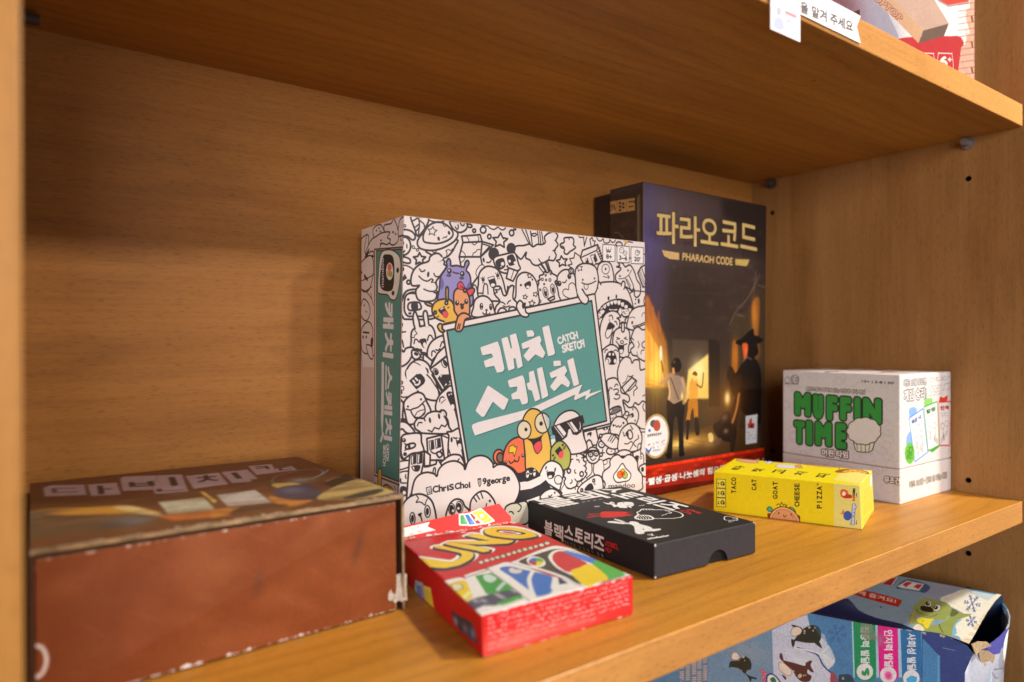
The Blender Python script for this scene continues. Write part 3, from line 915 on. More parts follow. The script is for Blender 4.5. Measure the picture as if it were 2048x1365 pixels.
    o('1640,600 1610,450 1700,535 1790,528 1852,610 1855,720 1800,832 1700,842 1640,740'); d(1767, 565, 11, 19); d(1803, 752, 11, 19); b('1765,625 1710,660 1720,695 1780,690', INK); d(1735, 678, 14, 12, 0, 'e0cdc6')
    l('1865,850 1900,880 1990,892'); l('1930,350 1960,330'); l('1940,480 1930,540 1960,600')
    o('1340,120 1395,62 1490,60 1560,170 1580,290 1682,330 1712,400 1682,452 1600,425 1640,700 1390,720 1380,400'); l('1370,272 1395,213 1428,232'); l('1465,195 1492,153 1522,172'); l('1450,247 1512,235 1532,280 1478,322 1542,330 1552,372 1500,402 1458,385')
    o('1385,640 1390,575 1480,525 1562,530 1592,690 1590,760 1400,770'); o('1388,620 1390,575 1480,527 1560,530 1568,578 1480,630 1400,650', 'paper')
    for i in range(6):
        z('%d,%d %d,%d' % (1408 + 26 * i, 635 - 10 * i, 1440 + 24 * i, 560 - 6 * i))
    d(1492, 665, 10, 20); l('1400,712 1430,715 1450,690', th)
    o('1605,690 1655,608 1692,615 1700,650 1655,740', 'paper'); e(1668, 640, 26, 34, 30, 'paper', th)
    o('1385,980 1410,812 1470,712 1550,685 1640,722 1682,800 1705,1000'); d(1450, 830, 17, 21); d(1612, 790, 17, 21); l('1480,825 1502,857 1525,835 1552,857 1582,823')
    g('960,935 1165,885 1215,1150 990,1160', 'paper'); b('1018,968 1088,938 1080,1010 1045,1035'); d(1050, 1012, 22, 26, 0, 'e0cdc6'); g('1260,880 1355,850 1360,890 1300,915', INK, 0); k('1305,880 1330,872 1332,895 1308,902', 'e0cdc6'); g('1165,900 1390,840 1400,1000 1200,1060', None)
    o('1168,1190 1200,1070 1250,1000 1500,980 1550,1100 1560,1300 1440,1420 1180,1420'); e(1255, 1140, 50, 55); d(1258, 1142, 10, 11); e(1405, 1250, 72, 58); d(1415, 1255, 10, 11); l('1275,1220 1268,1270 1302,1280')
    o('1222,1015 1300,970 1400,962 1490,1010 1545,1110 1535,1195 1440,1217 1350,1180 1265,1095', 'paper'); z('1415,985 1358,1085'); z('1450,1000 1392,1095'); z('1492,1012 1422,1112'); e(1240, 1000, 24, 26)
    o('1548,1260 1528,1080 1570,920 1660,822 1760,795 1852,852 1912,990 1905,1130 1850,1240'); o('1655,960 1720,905 1762,975 1752,1040 1712,1052 1680,1010'); b('1655,960 1690,935 1700,1000 1690,1030'); z('1605,940 1620,982'); z('1618,1005 1640,995'); z('1725,832 1747,862'); e(1757, 885, 11, 13, 0, 'paper', th); l('1630,1128 1680,1132 1740,1095 1765,1140 1720,1225'); l('1850,990 1858,1040 1800,1085 1780,1130 1820,1180')
    l('1905,940 1990,935')
    # ---- lower right crowd
    tile(Hh)
    o('1010,340 1012,210 1050,168 1090,208 1102,300', 'paper')
    o('720,420 708,260 760,150 850,102 935,132 975,215 1002,345 985,450'); b('758,262 830,292 892,215 892,300 850,352 800,322'); d(848, 315, 36, 26, 0, 'e0cdc6'); l('735,280 738,230 778,220'); l('862,182 880,148 918,155')
    l('1180,330 1210,470 1250,500'); o('1195,740 1200,640 1240,545 1330,485 1410,500 1400,800 1250,830'); l('1265,520 1300,570 1345,545 1340,495', th); l('1240,610 1275,620 1270,650 1235,650', th * 1.3)
    o('1470,430 1550,350 1640,330 1720,355 1760,420', 'paper'); l('1720,395 1800,362 1840,330 1850,250 1890,228 1905,290 1892,360 1940,420 1945,560'); d(1895, 402, 12, 17); e(1898, 455, 17, 22, 0, None, th); b('1800,440 1862,425 1855,500 1830,560')
    o('1870,640 1900,585 1990,570 1990,760 1910,740'); d(1925, 650, 24, 40)
    o('1010,800 1000,520 1090,548 1130,548 1270,500 1270,800', 'paper', th); l('1090,550 1092,700 1015,785'); l('1130,550 1120,690 1170,765'); e(985, 405, 24, 28); e(1245, 408, 24, 28); e(1113, 420, 110, 135); l('1012,405 1050,362 1120,350 1205,345'); e(1075, 405, 36, 40); e(1165, 390, 36, 40); d(1072, 405, 12, 13); d(1165, 392, 12, 13); l('1068,473 1110,502 1162,467')
    l('1015,375 1060,345 1205,340', 1.4)
    o('700,440 740,395 800,375 860,382 930,402 960,450 955,500 1000,540 985,590 1005,640 985,685 1015,720 985,770 930,830 865,850 835,925 790,950 740,967 690,950 660,915 640,850 665,800 632,760 650,700 632,660 652,600 700,545 688,490')
    for s in ('848,440 845,405', '925,462 950,455', '750,530 755,495 785,480', '842,492 880,495 888,535', '665,570 700,550', '985,600 960,585', '818,655 812,690 835,715', '740,880 770,860 765,820', '815,805 850,845 905,832 938,795'):
        l(s)
    e(718, 675, 28, 36); e(927, 725, 30, 38)
    o('600,1080 640,900 690,960 760,970 850,920 920,850 1000,1080', 'paper', th); l('820,980 830,930 880,935')
    o('880,1030 895,930 1010,830 1150,745 1240,768 1272,850 1272,980 1180,1050'); b('975,970 1040,890 1098,885 1120,975 1000,1000'); e(1126, 833, 17, 24); e(930, 990, 17, 24); z('1125,885 1140,900', th); z('1145,878 1155,895', th)
    o('1300,960 1312,880 1268,800 1285,690 1388,600 1390,510 1450,432 1530,410 1602,462 1680,410 1770,432 1842,540 1850,645 1912,730 1922,850 1870,1000 1300,1060'); l('1602,462 1590,435'); l('1388,600 1372,610')
    K.INK = '2a2226'
    o('1595,552 1650,632 1725,710 1732,770 1690,832 1600,852 1510,862 1458,810 1455,740 1520,650', 'e8dcd0', 1.0)
    e(1600, 692, 43, 52, 0, 'e0a01c', 0.45); e(1553, 738, 46, 60, 0, 'e06a18', 0.45); e(1637, 745, 44, 58, 0, 'a8ac4c', 0.45); d(1600, 722, 34, 36, 0, 'c83a1c')
    K.text('mandoo', (1370, 965), (1802, 945), (1368, 885), bold=0.12)
    # ---- teal board
    tile((0, 0)); K.T(0, 0, 1)
    FRAME = [(884.4, 650.2), (1189.6, 588.0), (1221.5, 847.6), (1075, 884), (935, 955), (886, 668)]
    g(FRAME, 'paper', 1.3)
    g([(893.7, 661.5), (1183.2, 602.0), (1213.2, 842.2), (1065, 882), (941, 955)], TEAL, 1.3)
    tile(C)
    P = 'dfccc8'
    SH = '3f6c66'
    def letter(t, s):
        tile(t)
        q = catmull(K.mm(s), True, 4)
        m = K.mm(s)
        # rounded polygon: mostly straight sides with soft corners
        r = []
        n = len(m)
        for i in range(n):
            p, a, c = m[i], m[i - 1], m[(i + 1) % n]
            la, lc = np.linalg.norm(a - p), np.linalg.norm(c - p)
            da, dc = min(0.3, 1.6 / la), min(0.3, 1.6 / lc)
            r += [p + (a - p) * da, p * 0.82 + (a - p) * da * 0.09 + 0.09 * (p + (c - p) * dc) + 0.09 * p, p + (c - p) * dc]
        r = np.array(r)
        K.fill_mm(r + (0.9, -0.7), SH)
        K.fill_mm(r, P)
    letter(C, '1315,862 1600,762 1640,870 1712,1215 1680,1262 1588,1278 1545,1162 1402,1195 1370,1085 1528,1022 1500,962 1348,995')
    letter(C, '1658,718 1762,686 1815,880 1835,876 1796,662 1900,630 1960,870 2012,1170 1928,1212 1892,1040 1858,1042 1878,1208 1776,1247')
    letter(Dt, '20,590 120,580 155,640 140,682 40,692')
    letter(Dt, '-60,800 240,668 272,745 245,800 335,955 292,1042 170,975 52,1097 -28,1000 82,855 -40,892')
    letter(Dt, '280,535 390,498 492,950 470,985 378,1008')
    letter(E, '1440,172 1782,405 1710,572 1675,572 1522,438 1380,687 1338,687 1236,590')
    letter(E, '1762,95 2005,6 2038,70 2098,420 2085,470 2000,492 1962,395 1840,407 1818,320 1912,270 1925,190 1795,212')
    letter(F, '60,-42 142,-72 252,400 165,440 112,262 52,242 25,142 78,122')
    letter(F, '192,-98 282,-132 384,345 280,398')
    letter(F, '462,-228 582,-233 592,-150 470,-138')
    letter(F, '398,-30 652,-152 692,-60 645,5 742,130 712,212 600,145 480,273 408,195 530,22 428,60')
    letter(F, '688,-232 792,-282 888,155 798,192')
    letter(F, '-872,850 -860,815 -770,777 0,578 170,513 900,172 938,163 872,322 1078,232 1052,312 1242,253 1252,266 1055,362 1002,412 984,402 1000,330 832,412 800,408 824,322 262,592 -48,732 -822,998')
    tile(Dt)
    for s, x0, y0, x1, y1, h, lean in (('CATCH', 545, 808, 872, 700, 108, -22), ('SKETCH', 615, 945, 978, 852, 118, -18)):
        n = len(s)
        for i, ch in enumerate(s):
            t0, t1 = (i + 0.06) / n, (i + 0.94) / n
            wob = (6, -8, 4, -5, 8, -4)[i]
            a = (x0 + (x1 - x0) * t0, y0 + (y1 - y0) * t0 + wob)
            c = (x0 + (x1 - x0) * t1, y0 + (y1 - y0) * t1 + wob)
            K.text(ch, a, c, (a[0] + lean, a[1] - h), c=P, bold=0.75)
    z('905,742 950,750', 0.5, P); z('900,755 965,765', 0.5, P)
    # ---- hands over the frame
    tile(C)
    o('770,460 720,440 640,410 565,362 525,272 540,170 620,92 740,70 830,92 880,170 890,260 952,372 920,440', 'dba23c'); b('735,440 900,420 905,460 745,480', 'dba23c'); z('720,478 905,440', 1.3)
    o('756,85 752,-90 770,-130 790,-95 786,85', 'dba23c'); o('530,192 450,172 408,132 450,123 530,160', 'dba23c'); e(577, 290, 18, 23); e(760, 133, 22, 27); b('625,250 700,205 720,178 742,232 792,312 770,372 730,375 690,332'); d(742, 320, 44, 54, -25, 'd8404c'); k('660,235 712,205 715,225 668,252', 'e0cdc6')
    z('612,355 608,368', th); z('632,345 630,360', th); z('785,205 782,220', th); z('803,200 800,214', th)
    o('615,520 650,475 690,490 690,560 735,590 700,615 650,590', 'dba23c')
    o('1160,372 1110,320 1030,300 960,345 925,430 905,560 940,600 985,598 1030,550 1060,420 1100,390', 'd88a5a'); l('962,478 940,560', th * 1.3); l('988,478 968,560', th * 1.3)
    o('1965,95 1910,170 1925,250 1990,345 2080,365 2110,320 2060,280 2040,180', 'paper'); o('2000,150 2060,130 2050,200 2010,230', INK, 0)
    tile(B)
    o('860,1140 900,1235 960,1295 1020,1285 1035,1200 980,1130 930,1055', 'paper'); k('845,1000 930,1010 935,1100 862,1160', 'e0cdc6'); l('930,1055 980,1130 1032,1200'); l('858,1138 900,1235')
    # ---- coloured group at the foot of the board
    tile(F)
    o('480,850 500,760 560,672 660,602 770,585 850,622 900,692 935,850 960,1000 1010,1230 740,1300 560,1150')
    k('425,990 495,985 500,1100 430,1110', '6fb0ac'); k('430,1060 490,1048 492,1090 430,1115', 'e0cdc6')
    k('425,852 900,672 945,660 976,782 950,800 922,940 850,990 780,980 742,885 712,900 690,1010 620,1072 500,1087 490,1000 450,970')
    for s in ('512,842 565,820 675,960 640,1012', '726,782 762,766 872,922 832,942', '478,852 490,848 630,1030 615,1035', '692,785 702,780 822,935 808,945', '890,755 905,790 915,850 900,905 890,900 902,850'):
        k(s, 'e0cdc6')
    tile(G)
    o('1985,500 1930,400 1840,302 1702,222 1685,122 1722,-20 1790,-130 1890,-195 2000,-205 2080,-120 2110,100 2115,360 2050,420', 'e26a44'); e(1620, 118, 92, 122, 0, 'e26a44'); e(1640, 130, 55, 80, 0, '7d5a4c'); o('1700,220 1688,122 1722,-20 1790,-130 1890,-195 2000,-205 2080,-120 2110,100 2115,360 1990,490 1930,400 1840,302', 'e26a44')
    g('1788,-50 1860,-82 1880,-42 1918,-50 1872,118 1850,42 1785,52', 'e2b424', 0.5); e(1735, 205, 22, 29, 0, INK, 0); d(1738, 198, 8, 10, 0, 'e8dcd0'); d(2013, 95, 24, 31); d(2015, 88, 9, 11, 0, 'e8dcd0'); l('1785,183 1815,222 1865,190 1876,165 1890,190 1935,185 1952,115')
    tile(F)
    o('30,1600 0,1300 -30,1000 -45,800 0,652 90,562 200,570 270,642 342,830 400,1020 432,1250 425,1450 240,1620', 'dfa94c'); e(-14, 905, 112, 150, 0, 'd9c2a4', 1.0); e(285, 790, 124, 166, 0, 'd9c2a4', 1.0); k('330,650 400,720 400,820 372,860', 'a9b7b8'); l('280,642 340,830 372,920', 1.0); d(15, 897, 25, 31); d(263, 800, 29, 36)
    b('38,1050 150,1042 240,1012 307,968 270,1042 282,1200 230,1282 190,1297 150,1242 108,1112'); b('150,1150 215,1095 262,1100 268,1200 228,1268 190,1278 158,1220', 'dd4852')
    tile(Hh)
    o('420,400 432,300 500,212 570,180 640,212 712,302 748,410 722,600 620,660 440,580', 'a9a24c'); d(618, 250, 17, 21); d(460, 420, 17, 21); k('485,350 568,270 622,342 545,432'); b('545,420 570,360 622,348 632,420 600,470 560,460', 'dd4852'); e(645, 295, 10, 26, 30, None, th); e(482, 470, 10, 26, 30, None, th)
    o('590,1020 262,800 275,650 350,542 450,510 560,562 612,650 622,760 590,900 560,1040', 'e0d2cc'); d(343, 625, 12, 31, 10); d(492, 655, 13, 37, 10); b('360,695 480,690 482,760 440,802 380,798'); d(412, 770, 34, 24, -25, 'e0cdc6'); e(545, 820, 62, 72, 0, 'paper', th * 1.3); l('352,690 368,665', th)
    b('-200,1180 -180,760 -60,700 20,660 50,632 110,615 180,650 240,750 350,832 402,920 418,985 250,1080'); k('-200,860 -90,862 0,848 150,808 262,752 342,820 250,892 100,965 -200,1010', 'e0cdc6'); b('20,655 60,625 110,617 180,650 240,745 150,805 0,845', INK); d(42, 727, 26, 62, 6, 'e0cdc6'); d(155, 702, 22, 62, 4, 'e0cdc6'); l('30,735 42,715 58,722'); l('142,695 155,680 170,690'); l('80,715 98,728 115,712', 0.7, 'e0cdc6')
    o('250,1120 300,1030 400,972 480,975 560,1030 620,1150 400,1200'); d(487, 1032, 14, 20); l('385,1085 415,1092 440,1065')
    # ---- author cloud and the lower left crowd
    tile(G)
    o('640,260 720,160 830,90 920,78 1000,110 1060,270 1000,420 660,420'); l('935,190 970,150'); l('1010,0 1040,150 1075,300'); z('800,0 830,95')
    g('340,390 390,220 440,280 590,235 602,165 640,180 690,270 640,420 360,430'); k('385,225 425,200 430,290 395,300'); l('540,370 555,300 580,310 575,400')
    z('690,-10 735,160'); g('395,15 495,85 490,260 400,270', 'paper')
    g('160,80 400,25 385,215 345,390 130,830 108,800'); g('185,105 265,78 262,220 188,238', 'paper', th); k('215,105 262,88 258,222 212,232'); g('290,75 368,55 360,215 285,228', 'paper', th); k('318,75 362,65 358,215 308,222'); b('190,268 325,255 320,330 280,360 215,340'); k('200,278 225,275 240,320 220,325', 'e0cdc6')
    l('0,330 70,310 140,285'); l('10,370 60,355 140,350'); l('10,480 20,540 100,545'); l('95,410 90,440 100,468', 0.9); o('10,610 80,600 115,640 110,740 60,770 5,740', INK, 0); d(70, 705, 26, 32, 0, 'e0cdc6')
    l('0,190 70,180 140,175'); l('20,60 60,150 150,180')
    o('190,820 188,740 205,620 245,490 330,402 450,370 560,395 605,432 632,330 722,232 850,185 960,200 1040,262 1065,322 1112,200 1200,122 1330,95 1440,130 1520,222 1530,288 1600,245 1720,252 1850,342 1930,480 1962,620 1930,770 1870,885 1800,1040 1500,1250 400,1250')
    g('430,625 505,602 525,715 450,737', 'paper', th)
    for i in range(3):
        z('%d,%d %d,%d' % (460 + 4 * i, 650 + 22 * i, 495 + 4 * i, 640 + 22 * i), 0.35)
    z('520,690 465,705', 0.35)
    x = 540
    for ch, w, y0, hh in (('C', 85, 705, 105), ('h', 62, 688, 110), ('r', 48, 680, 68), ('i', 22, 672, 85), ('S', 68, 662, 92)):
        K.text(ch, (x, y0), (x + w, y0 - w * 0.16), (x - 6, y0 - hh), bold=0.45)
        x += w + 14
    x = 905
    for ch, w, y0, hh in (('C', 72, 648, 95), ('h', 58, 636, 105), ('o', 58, 630, 62), ('i', 20, 620, 85)):
        K.text(ch, (x, y0), (x + w, y0 - w * 0.16), (x - 6, y0 - hh), bold=0.45)
        x += w + 13
    g('1275,478 1320,468 1328,560 1308,603 1285,565', 'paper', th); z('1277,492 1322,482', 0.4); z('1300,480 1306,560', 0.35)
    x = 1360
    for ch, w, y0, hh in (('9', 58, 568, 95), ('g', 58, 602, 105), ('e', 56, 560, 62), ('o', 60, 548, 64), ('r', 42, 540, 62), ('g', 58, 562, 105), ('e', 54, 515, 64)):
        K.text(ch, (x, y0), (x + w, y0 - w * 0.2), (x - 6, y0 - hh), bold=0.5)
        x += w + 9
    K.lw = 1.25
    o('20,1040 60,880 160,772 300,725 420,752 512,830 562,950 592,1110 600,1300 0,1300'); e(205, 1125, 42, 97, -3, None, th * 1.3); d(205, 1128, 25, 62); e(450, 1010, 46, 97, -3, None, th * 1.3); d(448, 1010, 26, 62); b('292,1055 358,1032 340,1088 315,1092'); l('338,1085 352,1130 360,1165'); l('275,755 300,800 265,860 320,855 360,870 410,905 425,850 450,805', th * 1.3)
    o('750,1100 800,920 870,832 950,808 1022,842 1062,925 1130,1005 1100,1200 800,1200'); d(850, 980, 42, 78, -8); d(970, 945, 42, 78, -8); d(868, 1000, 20, 24, 0, 'e0cdc6'); d(957, 960, 20, 24, 0, 'e0cdc6'); e(850, 975, 55, 95, -8, None, th); e(975, 940, 55, 95, -8, None, th)
    o('1150,1000 1160,850 1230,742 1330,680 1420,692 1500,770 1562,885 1600,1100 1200,1150'); z('1205,775 1257,852'); z('1250,725 1302,812'); z('1322,695 1357,792'); d(1472, 838, 18, 23); l('1418,885 1412,925')
    o('1720,970 1800,892 1900,872 2080,862 2090,1200 1750,1200', 'd0c2ae'); l('1790,1020 1830,1015 1860,1050'); l('1930,880 1985,930 1960,1000 1930,1010')
    # ---- badges
    tile(B)
    for cx, cy, s in ((1375, 460, '8+'), (1608, 482, '3~6'), (1838, 500, "20'")):
        o('%d,%d %d,%d %d,%d %d,%d %d,%d %d,%d %d,%d %d,%d' % (cx - 82, cy - 136, cx + 78, cy - 126, cx + 98, cy - 108, cx + 98, cy + 118, cx + 78, cy + 140, cx - 82, cy + 134, cx - 100, cy + 112, cx - 102, cy - 118), 'e6d6d0', 0.6)
        wd = {'8+': 45, '3~6': 64, "20'": 48}[s]
        K.text(s, (cx - wd, cy + 92), (cx + wd, cy + 104), (cx - wd, cy + 22), bold=0.32)
    z('1330,395 1342,455 1362,400 1382,455 1405,400', 0.7); l('1340,445 1400,440', 0.6); d(1330, 378, 5, 6); d(1372, 370, 5, 6); d(1415, 380, 5, 6)
    e(1582, 418, 36, 46, 0, None, 0.4); e(1640, 466, 28, 34, 0, None, 0.4); d(1572, 410, 5, 6); d(1592, 414, 5, 6); d(1632, 462, 4, 5); d(1648, 466, 4, 5)
    e(1838, 458, 34, 42, 0, None, 0.5); z('1838,458 1838,420', 0.5); z('1838,458 1885,440', 0.5)
    K.grain(0.012, 3)
    K.wear('tr', 'e9dcd6', 5, 0.5, 0.25, 0.7)
    return K

def art_doodle_left():
    K = face_canvas(CS, 'left', 5.0, 'ac8a76', 'a68c7c')
    K.lw = 0.9
    K.INK = '241c18'
    o, g, b, l, z, e, d = K.o, K.g, K.b, K.l, K.z, K.e, K.d
    th = 0.45
    K.T(700, 400, 4.265)
    # crowd on the outer strip and along the top
    o('80,560 75,400 100,330 150,300 150,400 130,520'); l('90,330 85,440'); l('140,300 120,420 135,480')
    o('190,300 195,240 240,210 270,250 280,330 230,390', 'paper'); d(215, 262, 5, 8); d(235, 240, 5, 8); d(245, 268, 5, 8)
    o('285,300 275,220 330,200 350,160 380,240 385,340 345,385 300,350', 'paper'); d(345, 275, 7, 10); d(365, 290, 6, 9)
    o('130,460 170,350 215,310 260,280 320,275 300,320 325,340 300,380 250,370 240,420 200,540 190,440', 'paper'); d(250, 345, 6, 8); b('122,500 160,410 150,480 185,470 190,490', K.INK)
    o('385,300 395,180 430,140 455,150 450,290 420,300', 'paper'); e(412, 325, 12, 20, 0, None, th)
    o('80,700 85,560 150,480 185,500 190,620 160,760 110,780', 'paper'); d(125, 655, 7, 20, -10); d(140, 675, 7, 18, -10); d(95, 620, 9, 12)
    l('80,700 160,660 200,630'); l('90,760 140,790 180,850'); l('130,780 180,740'); o('90,950 110,850 150,880 165,960 140,1030 105,1010', 'paper'); l('130,950 140,960'); d(120, 900, 5, 7)
    o('95,1200 100,1100 150,1040 185,1100 180,1230 150,1310 105,1290', 'paper'); z('110,1130 155,1135', 1.2); d(110, 1170, 5, 14); d(135, 1170, 5, 14); b('170,1190 188,1180 185,1250 172,1260')
    l('80,1180 72,1290 85,1380'); l('170,800 190,900'); l('165,1290 195,1330')
    K.T(710, 640, 3.5)
    l('40,150 45,260 50,340'); o('75,180 110,190 118,270 95,260', 'paper')
    # strip between board and front edge: bubbles of the crowd
    K.T(710, 640, 3.5)
    for y in range(-20, 1240, 62):
        o('%d,%d %d,%d %d,%d %d,%d' % (298, y, 318, y + 8, 322, y + 46, 296, y + 56), 'paper')
    d(322, 440, 8, 10); d(322, 500, 7, 9); o('262,300 250,240 300,205 330,230 300,250 290,280', 'a97a5e', 0.8)
    # teal board
    K.T(0, 0, 1)
    g([(746.5, 499), (800, 494), (798.5, 971), (747.5, 951)], 'a97f66', 0.9)
    g([(750, 502), (797.5, 498), (796, 964), (750.5, 946)], '3f5a4a', 0.7)
    K.T(700, 400, 4.265)
    o('225,760 245,480 300,425 365,445 405,520 400,700 370,840 330,850 300,810 240,800', 'b99878', 0.8); b('245,740 262,500 300,465 345,490 355,620 335,770', '1c1814'); e(318, 610, 28, 75, 0, 'c2a283', 0); e(318, 575, 15, 30, 0, 'b0452a', 0); e(312, 625, 14, 28, 0, 'a86a30', 0); e(326, 632, 13, 26, 0, '7a6a30', 0)
    d(382, 600, 12, 22); d(345, 795, 12, 20)
    K.text('mandoo', (272, 745), (272, 498), (250, 745), c='d8c0a8', bold=0.15)
    P = 'c09a80'
    K.text('캐치', (268, 880), (268, 1332), (348, 880), c=P, bold=1.5)
    K.T(710, 640, 3.5)
    K.text('스케치', (196, 325), (196, 832), (248, 325), c=P, bold=1.4)
    g('174,295 190,296 192,640 186,780 196,800 176,862 166,850 180,800 172,700', P, 0)
    K.text('CATCH', (212, 872), (212, 985), (230, 872), c=P, bold=0.5)
    K.text('SKETCH', (190, 880), (190, 1022), (208, 880), c=P, bold=0.5)
    # foot
    o('155,1170 158,1060 172,1040 180,1070 178,1180', 'a5762c', 0.8); o('165,1200 210,1155 245,1180 240,1230 170,1240', 'a5762c', 0.8); l('250,1170 262,1190'); l('270,1165 278,1190'); l('130,1140 150,1160 140,1200')
    K.T(0, 0, 1)
    g([(722, 735), (746, 735), (747.5, 1010), (726, 1010)], '9e7864', 0)
    K.grain(0.015, 4)
    return K

def micro(K, bl, br, tl, rows, c, seed, fill=0.62, lw=0.25, gap=0.12, alpha=1.0):
    """lines of print too small to read: rows of tiny pen marks inside the parallelogram"""
    rs = random.Random(seed)
    q = K.mm([bl, br, tl])
    u, v = q[1] - q[0], q[2] - q[0]
    L, Hh = np.linalg.norm(u), np.linalg.norm(v)
    h = 1.0 / rows
    segs = []
    for r in range(rows):
        y0 = 1 - (r + 1) * h
        x = 0.0
        end = 1.0 if r < rows - 1 else rs.uniform(0.6, 1.0)
        while x < end:
            cw = (h * Hh * 0.75) / L
            if rs.random() > gap:
                k = rs.randint(2, 4)
                for _ in range(k):
                    a = (x + cw * rs.uniform(0, 0.8), y0 + h * fill * rs.uniform(0, 1))
                    b = (a[0] + cw * rs.choice((0, 0, 0.6)), a[1] + h * fill * rs.choice((0.5, -0.5, 0.0)))
                    b = (b[0], min(max(b[1], y0), y0 + h * fill))
                    segs.append((q[0] + u * a[0] + v * a[1], q[0] + u * b[0] + v * b[1]))
            x += cw * 1.12
    if segs:
        K.paint(K.cover(K.caps(segs, lw)), c, alpha)

def curls(K, box, n, c, seed, lw=0.3, size=(3, 8)):
    """faint doodle line pattern over the face, box in mm"""
    rs = random.Random(seed)
    t = K.tile
    K.tile = None
    for _ in range(n):
        x, y = rs.uniform(box[0], box[2]), rs.uniform(box[1], box[3])
        s = rs.uniform(*size)
        a0 = rs.uniform(0, 6)
        kind = rs.random()
        if kind < 0.45:
            m = rs.randint(5, 8)
            pts = []
            for i in range(m * 3):
                a = a0 + 2 * math.pi * i / (m * 3) * rs.choice((1, 1))
                r = s * (0.75 + 0.25 * abs(math.sin(i * math.pi / 3)))
                pts.append((x + r * math.cos(a), y + 0.8 * r * math.sin(a)))
            K.l(pts, lw, c)
        elif kind < 0.8:
            pts = [(x + s * math.cos(a0 + i * 0.7) * (1 - i * 0.07), y + s * math.sin(a0 + i * 0.7) * (1 - i * 0.07)) for i in range(10)]
            K.l(pts, lw, c)
        else:
            pts = [(x + s * 0.5 * i, y + s * 0.35 * math.sin(a0 + i * 1.6)) for i in range(5)]
            K.l(pts, lw, c)
    K.tile = t

